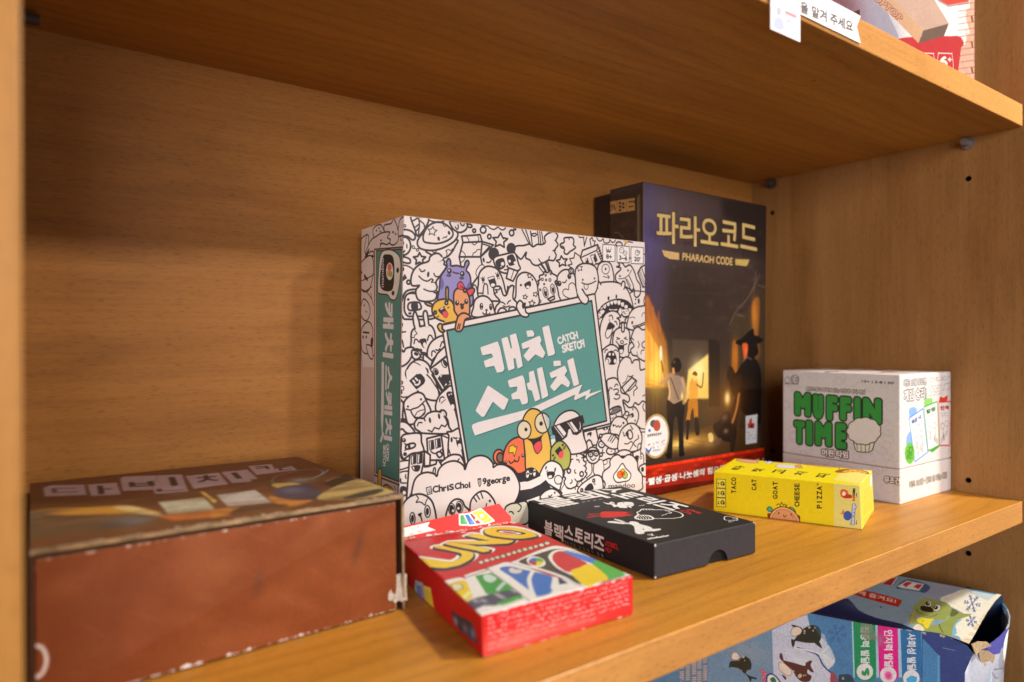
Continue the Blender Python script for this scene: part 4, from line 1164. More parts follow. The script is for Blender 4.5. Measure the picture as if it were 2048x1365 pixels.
# ------------------------------------------------------------------ artwork: tall adventure box
def art_adventure_front():
    K = face_canvas(PH, 'front', 4.0, '3a2b20', 'd0bca4')
    K.lw = 0.6
    P3, P4, Q = (1300, 400, 8.533), (1280, 540, 6.204), (1280, 690, 4.404)
    K.tile = P4
    for x, y, rx, ry, c, a in ((820, -300, 800, 420, '4a3a30', 0.9), (110, -520, 230, 900, '5a4c60', 1.0), (420, -750, 420, 330, '6e5a50', 0.8), (700, 300, 420, 420, '33261c', 0.8), (200, 150, 110, 600, '4e3c44', 0.7), (1330, 500, 220, 700, '3c2d22', 0.9), (1500, -500, 260, 500, '2a1f1a', 0.8)):
        K.soft(x, y, rx, ry, c, a)
    K.tile = P3
    K.k('420,-160 1210,-40 1260,300 1000,420 480,880 280,600', '5a463c', 0.55)
    K.k('1200,10 2080,120 2080,520 1260,300', '2b201b', 0.7)
    K.tile = P4
    K.blur(4.0)
    rs = random.Random(4)
    for _ in range(70):                                    # plaster and shaft streaks
        x, y = rs.uniform(50, 1600), rs.uniform(-700, 900)
        K.brush([(x, y), (x + rs.uniform(-12, 12), y + rs.uniform(60, 260))], rs.uniform(0.8, 3.0), rs.choice(('2e211a', '4a382e', '3a2c28', '54433a')), 0.25)
    K.k('60,300 110,330 330,900 370,1460 60,1460', 'a3622a', 0.75)
    K.k('60,640 250,1000 300,1460 60,1460', 'd49440', 0.75)
    K.soft(200, 1250, 120, 260, 'f0c266', 0.8)
    K.soft(120, 950, 90, 260, 'd89a48', 0.7)
    K.blur(0.8)
    for x in (95, 170, 225, 262, 300):                     # boards of the lit wall
        K.brush([(x, 330 + 1.6 * (x - 60)), (x + 6, 1460)], 0.7, '7a4418', 0.6)
    K.brush('70,680 200,900 300,1050', 0.8, '6b3c16', 0.6)
    K.tile = Q
    K.brush('40,340 190,375', 1.2, '8a5420', 0.8)
    K.brush('40,300 190,345', 0.8, '9a6226', 0.6)
    for x in (70, 110, 150):
        K.brush([(x, 350), (x + 4, 620)], 0.7, '8a5420', 0.7)
    K.tile = P4
    for s in ('90,350 100,560 130,760', '160,460 170,640 190,720', '230,520 236,640 260,760', '110,830 120,980 130,1130'):
        K.brush(s, 2.4, 'b06a34', 0.55)
    for r_ in range(11):                                   # stone courses of the passage
        y = -620 + 150 * r_
        K.brush([(380, y + rs.uniform(-8, 8)), (700, y + rs.uniform(-8, 8) + 6), (1120, y + 14)], 0.5, rs.choice(('6a5440', '1e1510')), 0.35)
        for c_ in range(5):
            x = 400 + 170 * c_ + 85 * (r_ % 2) + rs.uniform(-20, 20)
            K.brush([(x, y), (x + rs.uniform(-6, 6), y + 150)], 0.45, rs.choice(('5e4a38', '1e1510')), 0.3)
    for _ in range(60):
        K.soft(rs.uniform(340, 1560), rs.uniform(-700, 820), rs.uniform(15, 70), rs.uniform(10, 40), rs.choice(('5a4634', '231912', '6c5642', '2a1e18')), 0.22)
    # far lit chamber
    K.k('400,860 850,880 850,1600 400,1600', '4d3b2b', 0.9)
    K.k('600,1240 850,1040 850,1600 560,1600', 'e0b060', 0.9)
    K.k('400,890 560,880 600,1240 560,1500 400,1500', '4a3a2c', 0.9)
    K.soft(720, 1250, 100, 170, 'f4d890', 0.7)
    K.blur(0.5)
    K.k('848,870 900,860 990,900 990,1700 855,1700', '281d15', 0.85)
    # pillars and rock at right
    for s, c in (('1130,700 1190,560 1300,520 1390,420 1560,180 1560,1000 1500,1500 1130,1500', '43331f'), ('1390,420 1480,360 1470,760 1440,860 1400,760', '8a5626'), ('1150,900 1210,940 1200,1300 1140,1300', '8f5824')):
        K.b(s, c, 0.7)
    K.soft(1420, 560, 40, 200, 'b0702e', 0.7)
    K.soft(1440, 1000, 50, 120, '9a5e26', 0.6)
    K.soft(1180, 1080, 40, 180, 'a8662a', 0.7)
    for s in ('1440,20 1420,180 1330,360 1190,520 1110,690', '1460,190 1550,220', '1195,555 1290,580', '1480,60 1400,260'):
        K.brush(s, 1.6, '7c6650', 0.5)
    K.tile = Q
    # floor
    K.k('40,890 250,720 420,790 640,700 1060,760 1060,930 40,1010', '4a3319', 0.9)
    K.soft(420, 850, 170, 60, 'c09048', 0.85)
    K.soft(330, 880, 90, 40, 'e0b868', 0.7)
    K.soft(620, 850, 60, 50, 'a88048', 0.6)
    K.blur(0.5)
    for s in ('300,830 480,880', '360,800 420,920', '260,900 460,910', '480,840 700,880', '540,800 560,900'):
        K.brush(s, 0.6, '5a4020', 0.6)
    K.b('640,720 690,670 730,600 790,600 800,700 850,740 830,850 700,830', '1f1713', 0.85)
    K.soft(745, 640, 30, 30, '5c4a3c', 0.8); K.soft(755, 760, 20, 20, '8a7050', 0.8); K.b('600,790 625,775 645,800 640,850 610,850', 'c0a468', 0.85)
    K.b('640,860 700,820 720,840 690,880', '5c4634', 0.8)
    # torch
    K.tile = P4
    K.brush('258,960 262,1120', 3.0, 'fff2c0', 0.9); K.soft(258, 1040, 18, 70, 'ffe9a0', 0.9)
    K.brush('262,1130 300,1320', 1.5, '5a3212', 0.9)
    K.tile = Q
    # near explorer with hat, seen from the back
    K.brush('190,345 230,290 290,270', 7.0, '9a7a5c', 0.95); K.brush('195,180 205,250', 2.2, '6a3c16', 0.9); K.brush('205,255 200,300', 4.0, 'b98c5c', 0.8)
    K.b('235,310 275,275 330,270 375,300 395,400 375,500 300,530 245,490 255,400', '887060', 0.97)
    K.b('285,280 330,275 360,330 350,480 300,500', '756254', 0.5)
    K.brush('270,290 340,480', 1.6, '3a2a1e', 0.9)
    K.brush('250,320 262,430 255,480', 2.2, 'd8b080', 0.6)
    K.b('275,180 295,125 330,115 355,140 365,195 340,240 300,230', '171210', 0.98); K.soft(300, 150, 12, 14, '6a4a34', 0.8); K.b('285,205 300,205 305,250 288,250', 'b07c50', 0.95)
    K.b('235,500 300,520 375,490 395,540 385,640 380,760 385,960 345,960 340,780 325,640 300,660 290,790 280,970 240,985 245,780', '181210', 0.98)
    K.b('225,960 280,960 275,1000 235,1000', '120d0b', 0.98); K.b('345,950 385,945 390,975 350,985', '120d0b', 0.98)
    K.brush('375,300 395,370 405,440 385,510', 5.0, 'a8865e', 0.9); K.soft(370, 450, 10, 30, 'e8bc58', 0.9)
    # far explorer in the light
    K.b('440,330 465,290 500,300 510,400 500,480 440,490 430,420', 'b88440', 0.97)
    K.b('462,260 480,238 500,255 500,300 480,320 465,300', 'd8a860', 0.98); K.b('460,258 480,232 505,252 500,275 475,268', '6a4018', 0.95)
    K.brush('500,350 545,370 558,250', 2.2, '5c3c1c', 0.9); K.brush('440,420 400,500', 3.0, 'c89450', 0.9)
    K.b('430,490 500,480 510,560 508,660 480,650 468,560 448,600 435,680 405,680 420,580', '9a6428', 0.97)
    K.b('405,670 440,670 430,760 425,830 405,830 412,740', '241812', 0.97); K.b('480,650 512,650 525,780 490,790', '241812', 0.97)
    # right explorer with lantern
    K.b('790,300 850,240 900,160 960,110 1030,140 1065,260 1065,560 1050,700 960,640 880,560 860,450 810,420', '17120f', 0.98)
    K.b('840,440 885,420 885,560 850,700 835,900 800,960 790,800 815,640', '2a1d14', 0.95); K.brush('870,430 850,560 815,680', 4.0, 'c08a50', 0.75)
    K.b('940,-80 1000,-70 1030,0 1040,80 980,110 930,80 910,40', '120d0b', 0.98); K.b('840,-20 890,-50 1070,-60 1060,-20 960,10 880,5', '120d0b', 0.98)
    K.tile = P4
    K.b('1215,930 1260,850 1290,820 1400,730 1420,810 1480,830 1470,890 1380,930 1260,900', '140f0d', 0.98); K.b('1340,860 1440,870 1430,1080 1340,1080', '140f0d', 0.98)
    K.b('1270,920 1330,920 1335,1000 1320,1080 1290,1110 1280,1030', 'a8542c', 0.95); K.soft(1310, 1000, 22, 60, 'c86034', 0.7)
    K.brush('1280,1140 1330,1090 1380,1110', 2.5, '6a5440', 0.6); K.b('1085,1210 1150,1210 1150,1290 1100,1280', 'a8542c', 0.9)
    K.tile = Q
    K.b('770,200 810,195 850,270 880,250 900,330 860,440 820,440 800,340 770,300', '241a13', 0.95)
    K.b('735,400 760,360 790,360 808,420 800,540 745,545 735,470', '3a2818', 0.95); K.soft(768, 470, 26, 60, 'ffd070', 0.95); K.soft(768, 470, 14, 40, 'fff0b0', 0.95); K.brush('740,380 745,260 780,215', 0.9, '5a4430', 0.8)
    K.soft(800, 480, 190, 240, 'c87828', 0.30); K.soft(180, 420, 190, 330, 'e09838', 0.22); K.soft(560, 520, 160, 300, 'e0a040', 0.14)
    # red band
    K.k('30,1075 1100,905 1100,1180 30,1320', '8a2a16', 1.0)
    for i in range(38):
        t = rs.random()
        K.soft(40 + 1050 * t, 1110 - 165 * t + rs.uniform(0, 90), rs.uniform(12, 40), rs.uniform(8, 20), rs.choice(('c03c1c', '6a1c10', 'd2482a', '581810')), 0.7)
    K.k('30,1075 1100,905 1100,945 30,1112', 'd2401e', 0.9); K.k('30,1100 1100,932 1100,945 30,1112', '7a2412', 0.8)
    for i in range(30):
        x = 40 + 35 * i
        K.soft(x, 1085 - 0.159 * (x - 30), 12, 9, rs.choice(('e2562c', '8a2a16')), 0.7)
    K.k('30,1270 1100,1130 1100,1220 30,1345', '54140c', 0.9)
    K.tile = (1160, 900, 4.55)
    K.text('덧셈·뺄셈·곱셈·나눗셈의 힘으로 파라오코드를 풀어라', (470, 352), (1790, 108), (474, 285), c='e2d2b4', bold=0.55, edge=0.35, ec='2c140e')
    lum = K.a.mean(2, keepdims=True)
    K.a = np.clip(lum + (K.a - lum) * 1.18, 0, 1) ** 1.2 * 1.08
    # labels
    K.tile = Q
    K.e(140, 805, 118, 196, 4, 'b08c4c', 0); K.e(140, 805, 105, 178, 4, 'd8cbb0', 0); K.e(140, 805, 109, 183, 4, None, 0.4, '8a6a34')
    K.e(120, 695, 30, 34, 0, '4a4642', 0); K.e(148, 712, 32, 50, 0, 'a8442c', 0); K.e(84, 755, 11, 13, 0, '3c5078', 0)
    K.text('문화체육관광부', (65, 815), (188, 795), (65, 790), c='4a3e34', bold=0.15)
    K.k('50,905 78,930 102,900 102,915 78,965 50,925', '3a5a90'); K.k('68,880 90,868 90,880 72,892', 'c8502c')
    micro(K, (112, 945), (205, 925), (112, 850), 3, '3a322a', 3, lw=0.35)
    K.g('930,628 1033,612 1028,862 930,878', 'c6baa6', 0.3, '8a8070'); K.k('948,735 948,690 962,690 962,665 985,640 985,690 1008,690 1008,730', 'b03024'); K.k('965,735 985,690 1000,735', '2c2420', 0.8)
    micro(K, (942, 842), (1020, 828), (942, 755), 3, '4a4038', 5, lw=0.3)
    # title
    K.tile = P3
    for ch, x0, y0, x1, y1, sl in (('파', 118, 200, 480, 735, 16), ('라', 515, 275, 848, 780, 14), ('오', 868, 325, 1160, 752, 22), ('코', 1212, 372, 1498, 796, 24), ('드', 1545, 425, 1818, 838, 28)):
        K.text(ch, (x0, y1 - sl), (x1, y1 + sl), (x0, y0 - sl), c='140e0c', bold=2.6, alpha=0.55)
        K.text(ch, (x0, y1 - sl), (x1, y1 + sl), (x0, y0 - sl), c='cfa45a', bold=1.15, edge=0.35, ec='3a2a1a')
    K.g('200,855 500,905 500,1028 330,1010 245,965', 'b98c50', 0.3, '3a2a1a'); K.g('1450,1008 1700,1018 1665,1110 1640,1135 1455,1112', 'b08c42', 0.3, '3a2a1a')
    for i in range(4):
        K.z([(235 + 10 * i, 885 + 28 * i), (495, 925 + 25 * i)], 0.25, '7a5a30'); K.z([(1455, 1025 + 22 * i), (1690 - 8 * i, 1032 + 25 * i)], 0.25, '6e5426')
    K.text('PHARAOH', (552, 1028), (1082, 1085), (560, 905), c='b5894a', bold=0.5)
    K.text('CODE', (1130, 1090), (1405, 1118), (1132, 962), c='b5894a', bold=0.5)
    K.grain(0.03, 6)
    K.wear('lt', '8a7090', 8, 0.8, 0.5, 0.35)
    return K

def art_adventure_left():
    K = face_canvas(PH, 'left', 4.0, '2a1a10', '9a8676')
    T = (1190, 365, 7.0)
    K.tile = T
    K.lw = 0.5
    rs = random.Random(9)
    for _ in range(90):
        K.soft(rs.uniform(120, 640), rs.uniform(450, 5000), rs.uniform(15, 60), rs.uniform(15, 90), rs.choice(('3c2816', '1c120c', '4a321c', '2e2016')), 0.5)
    K.soft(400, 90, 300, 60, '30221c', 0.8)
    K.g('148,278 560,215 560,395 150,458', '7c5228', 0.4, '3a2412')
    K.z('305,255 310,435', 0.3, '3a2412'); K.z('440,235 440,415', 0.3, '3a2412')
    for s in ('195,330 240,320 245,370 215,395', '190,360 230,345'):
        K.l(s, 0.8, '2a180c')
    K.z('265,320 280,385', 1.2, '2a180c')
    for x, y in ((350, 290), (350, 340), (350, 390), (395, 300), (395, 350)):
        K.d(x, y, 18, 17, 0, '2a180c')
    K.z('470,275 550,270', 1.0, '2a180c'); K.z('475,345 535,335', 1.0, '2a180c'); K.z('545,262 555,285', 1.0, '2a180c')
    K.k('590,200 632,150 640,4000 600,4000', '4c3a24', 0.7); K.z('600,210 606,3500', 0.3, '7a6038')
    K.l('270,700 330,710 400,790', 0.6, '5a4028')
    K.grain(0.04, 2)
    return K

# ------------------------------------------------------------------ artwork: white two-part box
def art_white_left(C, lid):
    K = face_canvas(C, 'left', 7.0, 'a89c9f', 'b8aaa8')
    K.lw = 0.35
    V = (1560, 730, 6.825)
    curls(K, (0, 0, K.Wm, K.Hm), 95 if lid else 34, '928489', 5 if lid else 6, 0.28, (3, 7))
    K.tile = V
    if not lid:
        K.text('무조건!', (1420, 1610), (1655, 1640), (1425, 1520), c='c8bcb8', bold=0.5, edge=0.5, ec='241c1c')
        K.grain(0.015, 3)
        return K
    INKC = '17201a'
    G = '256e2e'
    rows = (('MUFFIN', ((213, 386, 407, 682), (463, 416, 577, 722), (648, 433, 772, 744), (833, 448, 957, 744), (1030, 458, 1082, 752), (1148, 466, 1367, 782))),
            ('TIME', ((203, 773, 327, 1064), (368, 773, 430, 1080), (493, 788, 692, 1090), (773, 808, 892, 1127))))
    for pas in (0, 1):
        for word, boxes in rows:
            for i, (ch, b) in enumerate(zip(word, boxes)):
                x0, y0, x1, y1 = b
                k = 0.045 * (x1 - x0)
                kw = dict(c=INKC if pas == 0 else G, bold=6.0 if pas == 0 else 3.5)
                a = ((x0 + 14, y1 - k - 10), (x1 - 14, y1 + k - 10), (x0 + 14, y0 + 14))
                K.text(ch, *a, **kw)
    # a plain cup cake beside the words
    pts = []
    for i in range(44):
        a = 2 * math.pi * i / 44
        r = 1 + 0.05 * abs(math.sin(i * math.pi / 4)) * 1.4
        pts.append((1145 + 222 * r * math.cos(a), 905 + 178 * r * math.sin(a)))
    K.g('1000,1050 1290,1060 1262,1165 1225,1190 1120,1195 1050,1180 1025,1150', 'b2a69e', 0.75, INKC)
    for s in ('1045,1085 1058,1150', '1105,1090 1110,1180', '1165,1090 1165,1185', '1225,1085 1212,1175'):
        K.z(s, 0.5, INKC)
    K.o(pts, 'afa3a2', 0.75, INKC)
    K.text('머핀 타임', (575, 1240), (925, 1275), (575, 1150), c='c8bcb8', bold=0.55, edge=0.75, ec='241e1e')
    K.text('혼란스럽고 중독성 있는 마성의 파티 게임', (362, 350), (1158, 402), (362, 300), c='b4a8a6', bold=0.2, edge=0.35, ec='2a2424')
    K.text("12+ | 2-8 | 30'", (1116, 248), (1560, 276), (1116, 208), c='1e1a1a', bold=0.18)
    K.e(100, 208, 32, 40, 0, None, 0.4, '2a2426'); K.e(205, 200, 52, 62, 0, None, 0.5, '2a2426'); K.z('65,258 250,262', 0.6, '2a2426')
    micro(K, (150, 240), (245, 250), (150, 150), 4, '2a2426', 8, lw=0.4)
    K.k('1600,800 1625,790 1640,830 1615,820', 'd8ccc4', 0.9)
    K.grain(0.015, 3)
    K.wear('rb', 'd8ccc4', 12, 0.6, 0.25, 0.6)
    return K

def art_white_front(C, lid):
    K = face_canvas(C, 'front', 7.0, 'e2d2c0', 'e6d6c4')
    K.lw = 0.35
    R = (1780, 730, 4.871)
    curls(K, (0, 0, K.Wm, K.Hm), 26 if not lid else 45, 'cfc0b2', 11, 0.25, (3, 8))
    K.tile = R
    INKC = '241c18'
    if not lid:
        K.k('185,1155 555,1048 552,1100 190,1202', 'd0c0a8', 0.5)
        K.text('카드 100장 · 말도 안 되는 게임', (190, 1198), (553, 1098), (188, 1142), c='d8c8b0', bold=0.3, edge=0.45, ec='2c2418')
        K.k('60,1340 95,1290 110,1320 90,1365', 'c4ac88', 0.5)
        K.grain(0.015, 4)
        return K
    K.text('카드 10장 모으면', (138, 212), (352, 190), (136, 150), c='efe2d2', bold=0.45, edge=0.5, ec=INKC)
    K.text('게임 승리!', (140, 355), (355, 325), (136, 250), c='efe2d2', bold=0.8, edge=0.65, ec=INKC)
    micro(K, (382, 172), (590, 145), (380, 122), 2, '6a5c50', 21, lw=0.3)
    micro(K, (384, 310), (606, 268), (382, 196), 4, '6a5c50', 22, lw=0.3)
    K.b('185,480 190,430 230,412 262,440 240,520 210,700 240,780 160,770 170,680 210,620', '7fa4cc', 0.9)
    K.b('335,400 340,340 400,325 415,350 400,420', '8cc05c'); K.b('478,370 490,310 520,320 560,300 548,360', 'e03a2c')
    K.b('370,800 400,850 430,840 480,790', '4a9a34')
    def card(q, edge, title, seed, tc):
        K.g(q, 'ece0d2', 1.15, edge)
        p = [np.array(x) for x in q]
        f = lambda a, b: tuple(p[0] * (1 - a) * (1 - b) + p[1] * a * (1 - b) + p[2] * a * b + p[3] * (1 - a) * b)
        K.text(title, f(0.14, 0.18), f(0.82, 0.18), f(0.14, 0.09), c=tc, bold=0.55)
        micro(K, f(0.12, 0.33), f(0.86, 0.33), f(0.12, 0.22), 2, '5a5048', seed, lw=0.22)
        rs = random.Random(seed)
        for cx, cy in ((0.3, 0.55), (0.68, 0.5)):
            x, y = f(cx, cy)
            K.e(x, y, 17, 28, 0, None, 0.3, INKC)
            x2, y2 = f(cx + 0.03, cy + 0.28)
            K.l([(x, y + 28), ((x + x2) / 2 + 6, (y + y2) / 2), (x2, y2)], 0.3, INKC)
        for _ in range(5):
            a, b = rs.uniform(0.15, 0.8), rs.uniform(0.72, 0.92)
            K.l([f(a, b), f(a + 0.1, b - 0.07), f(a + 0.05, b + 0.04), f(a + 0.15, b)], 0.3, INKC)
    card([(475, 365), (595, 358), (580, 785), (484, 785)], 'd8382c', '반격', 3, 'b8241c')
    card([(330, 412), (460, 358), (478, 785), (372, 838)], '3c9a3c', '함정', 2, '2a6a2c')
    card([(186, 520), (320, 428), (368, 850), (242, 945)], '4a86c0', '액션 +2', 1, '2c4f86')
    pts = [(192 + (46 + 5 * (i % 2)) * math.cos(2 * math.pi * i / 26), 862 + (100 + 9 * (i % 2)) * math.sin(2 * math.pi * i / 26)) for i in range(26)]
    K.g(pts, '6ab43c', 0)
    micro(K, (165, 925), (222, 905), (165, 800), 5, '1e2c14', 31, lw=0.55)
    K.grain(0.015, 4)
    K.wear('l', 'f0e6d8', 13, 0.5, 0.25, 0.7)
    return K

def art_white_top():
    K = face_canvas(MT_LID, 'top', 5.0, 'e0ccb8', 'e6d6c4')
    K.tile = None
    rs = random.Random(2)
    for _ in range(26):
        x, y = rs.uniform(8, 88), rs.uniform(8, 98)
        K.o([(x + rs.uniform(3, 8) * math.cos(a), y + rs.uniform(3, 8) * math.sin(a)) for a in (0, 1.2, 2.4, 3.6, 5.0)], rs.choice(('c86a3c', 'd8a060', 'c8b4a0', 'b85030', 'e0c8b0', '8a6a4c')), 0.4, '4a3020')
    K.grain(0.02, 2)
    return K

# ------------------------------------------------------------------ artwork: long yellow box
def art_yellow_front():
    K = face_canvas(TC, 'left', 8.0, 'd8bc0e', 'd8cdb4')
    K.tile = (1420, 905, 6.0235)
    K.lw = 0.35
    INKC = '2a2410'
    K.k('-20,150 140,200 140,760 -20,720', 'dfae10', 0.35)
    K.k('1490,345 1900,380 1900,980 1490,905', 'd3c35e')
    K.k('1490,345 1900,380 1900,402 1490,366', 'e0d060', 0.8)
    for s, x, yb, yt, xt in (('TACO', 312, 494, 297, 258), ('CAT', 556, 458, 320, 502), ('GOAT', 810, 562, 345, 756), ('CHEESE', 1073, 656, 370, 1017), ('PIZZA', 1343, 678, 404, 1286)):
        n = len(s)
        cell = (yt - yb) / n
        for i, ch in enumerate(s):
            y0, y1 = yb + cell * (i + 0.03), yb + cell * (i + (0.80 if n > 3 else 0.84))
            if ch == 'I':
                y0, y1 = y0 + cell * 0.30, y1 - cell * 0.30
            K.text(ch, (x, y0), (x, y1), (xt, y0), c=INKC, bold=0.28)
    K.text('TM', (1304, 404), (1304, 378), (1284, 404), c=INKC, bold=0.08)
    for i, y in enumerate((378, 493, 605)):
        K.o('85,%d 180,%d 188,%d 188,%d 180,%d 88,%d 80,%d 80,%d' % (y - 56, y - 50, y - 42, y + 46, y + 54, y + 48, y + 40, y - 48), 'd8c43a', 0.35, INKC)
        K.d(150, y, 24, 26, 0, INKC); K.d(150, y - 4, 12, 10, 0, 'd8c43a'); K.d(150, y + 16, 10, 7, 0, 'd8c43a'); K.d(165, y + 10, 12, 14, 0, INKC)
        K.text(("8+", "2-8", "15'")[2 - i], (110, y + 20), (110, y - 18), (94, y + 20), c=INKC, bold=0.15)
    # taco
    K.b('690,740 715,735 740,760 735,800 700,795', '8a3418'); K.b('1060,760 1085,775 1080,830 1055,835', '8a3418')
    K.o('682,680 720,655 755,690 745,712 705,712', '3f9a6c', 0.4, INKC); K.o('950,665 1000,672 1030,720 1000,740', '5a9a48', 0.4, INKC)
    for s in ('800,640 825,622 850,650', '850,630 860,605 880,640', '880,640 900,625 912,655', '915,660 928,632'):
        K.l(s, 0.5, '3c1c10')
    K.o('728,800 732,740 775,690 850,658 930,668 1010,712 1055,770 1072,838 900,820', 'd89a58', 0.6, '3a1a0e')
    K.o('758,796 770,742 810,705 860,692 930,702 990,738 1030,790 1040,830 900,815', 'cc8a50', 0.3, '7a4420')
    K.k('752,795 1048,828 1046,838 752,806', '5a4a12')
    K.d(826, 733, 9, 11, 0, '3a1a0e'); K.d(975, 750, 9, 11, 0, '3a1a0e'); K.l('885,755 890,775 905,778 917,758', 0.5, '3a1a0e'); K.z('790,745 805,750', 0.3, 'a85030'); K.z('985,770 1000,790', 0.5, 'a85030')
    # makers' marks
    K.o('1565,500 1575,455 1615,448 1655,470 1668,510 1700,520 1702,550 1640,555 1585,545', 'd05a24', 0); K.b('1600,545 1640,510 1700,518 1704,552 1640,558', 'b8301c'); K.d(1610, 502, 22, 25, 0, 'e0d6a8')
    K.text('POP', (1742, 588), (1745, 530), (1716, 588), c='c04a1c', bold=0.35); K.text('CORN', (1742, 528), (1745, 442), (1716, 528), c='2e2a1c', bold=0.35); micro(K, (1765, 545), (1768, 500), (1752, 545), 1, '2e2a1c', 2, lw=0.3)
    K.d(1655, 765, 50, 58, 0, '35528c'); K.k('1560,740 1585,730 1595,690 1625,720 1600,752', 'd8702a')
    K.text('blue orange', (1745, 868), (1755, 628), (1695, 868), c='c8c6cc', bold=0.3, edge=0.35, ec='3c4c80'); micro(K, (1765, 870), (1768, 800), (1752, 870), 1, '2e2a1c', 3, lw=0.3)
    K.grain(0.02, 7)
    K.wear('lt', 'eee0a0', 3, 0.5, 0.3, 0.5)
    return K

def art_yellow_top():
    K = face_canvas(TC, 'top', 8.0, 'f0d60c', 'ece2c8')
    K.tile = (1420, 905, 6.0235)
    K.lw = 0.35
    INKC = '2a2008'
    K.k('40,215 180,130 330,60 240,130 130,240', 'f0b810', 0.5)
    K.k('1488,330 1580,235 1940,200 1970,230 1870,390', 'f0e070', 0.9)
    for ch, bl, br, tl in (('타', (352, 213), (428, 168), (245, 205)), ('캣', (592, 236), (655, 204), (486, 226)), ('고', (858, 260), (918, 214), (738, 248)), ('치', (1112, 278), (1172, 240), (996, 268)), ('피', (1390, 308), (1445, 264), (1256, 298))):
        K.text(ch, bl, br, tl, c=INKC, bold=0.7)
    K.o('318,95 350,76 450,80 545,90 578,128 480,132 380,120', 'e0a468', 0.5, '4a2410'); K.z('340,108 560,132', 0.5, 'a06a30')
    K.o('648,104 690,98 760,104 745,132 690,135', 'dcd4cc', 0.4, INKC); K.d(690, 112, 8, 5, 0, INKC); K.o('770,106 860,112 910,122 860,130 780,124', 'd8a078', 0.4, '6a3418')
    K.o('800,154 900,150 1010,158 1080,166 1010,190 820,182', 'dcd4cc', 0.4, INKC); K.o('1020,165 1075,150 1100,168 1110,190 1050,188', 'd89460', 0.4, '6a3418')
    K.o('1130,140 1300,150 1520,168 1560,188 1400,185 1180,160', 'eaa82c', 0.4, 'c07a20'); K.l('1540,172 1565,185 1545,205', 0.5, INKC)
    K.o('1508,238 1570,208 1720,200 1860,222 1925,268 1760,235 1600,248', 'a8581c', 0.4, '5a2a10'); K.o('1590,240 1660,212 1760,208 1850,228 1890,255 1760,240', 'ecb430', 0.3, 'c88020')
    for x, y in ((1660, 225), (1720, 232), (1780, 225), (1830, 240)):
        K.d(x, y, 16, 6, 0, 'd8661c')
    K.grain(0.02, 8)
    K.wear('b', 'fff0b0', 3, 0.4, 0.3, 0.5)
    return K

def art_yellow_right():
    K = face_canvas(TC, 'front', 8.0, 'e2c83c', 'e4d8bc')
    K.tile = (1420, 905, 6.0235)
    K.k('1930,290 1955,270 1950,400 1930,420', 'e8e0d0')
    for x0, y0, y1 in ((1855, 420, 900), (1880, 400, 880), (1905, 385, 850), (1930, 440, 800)):
        for k in range(14):
            y = y0 + (y1 - y0) * k / 14
            if (k * 7 + x0) % 5:
                K.z([(x0, y + 22), (x0 + 16, y)], 0.25, '6a5c1c')
    K.grain(0.02, 9)
    return K

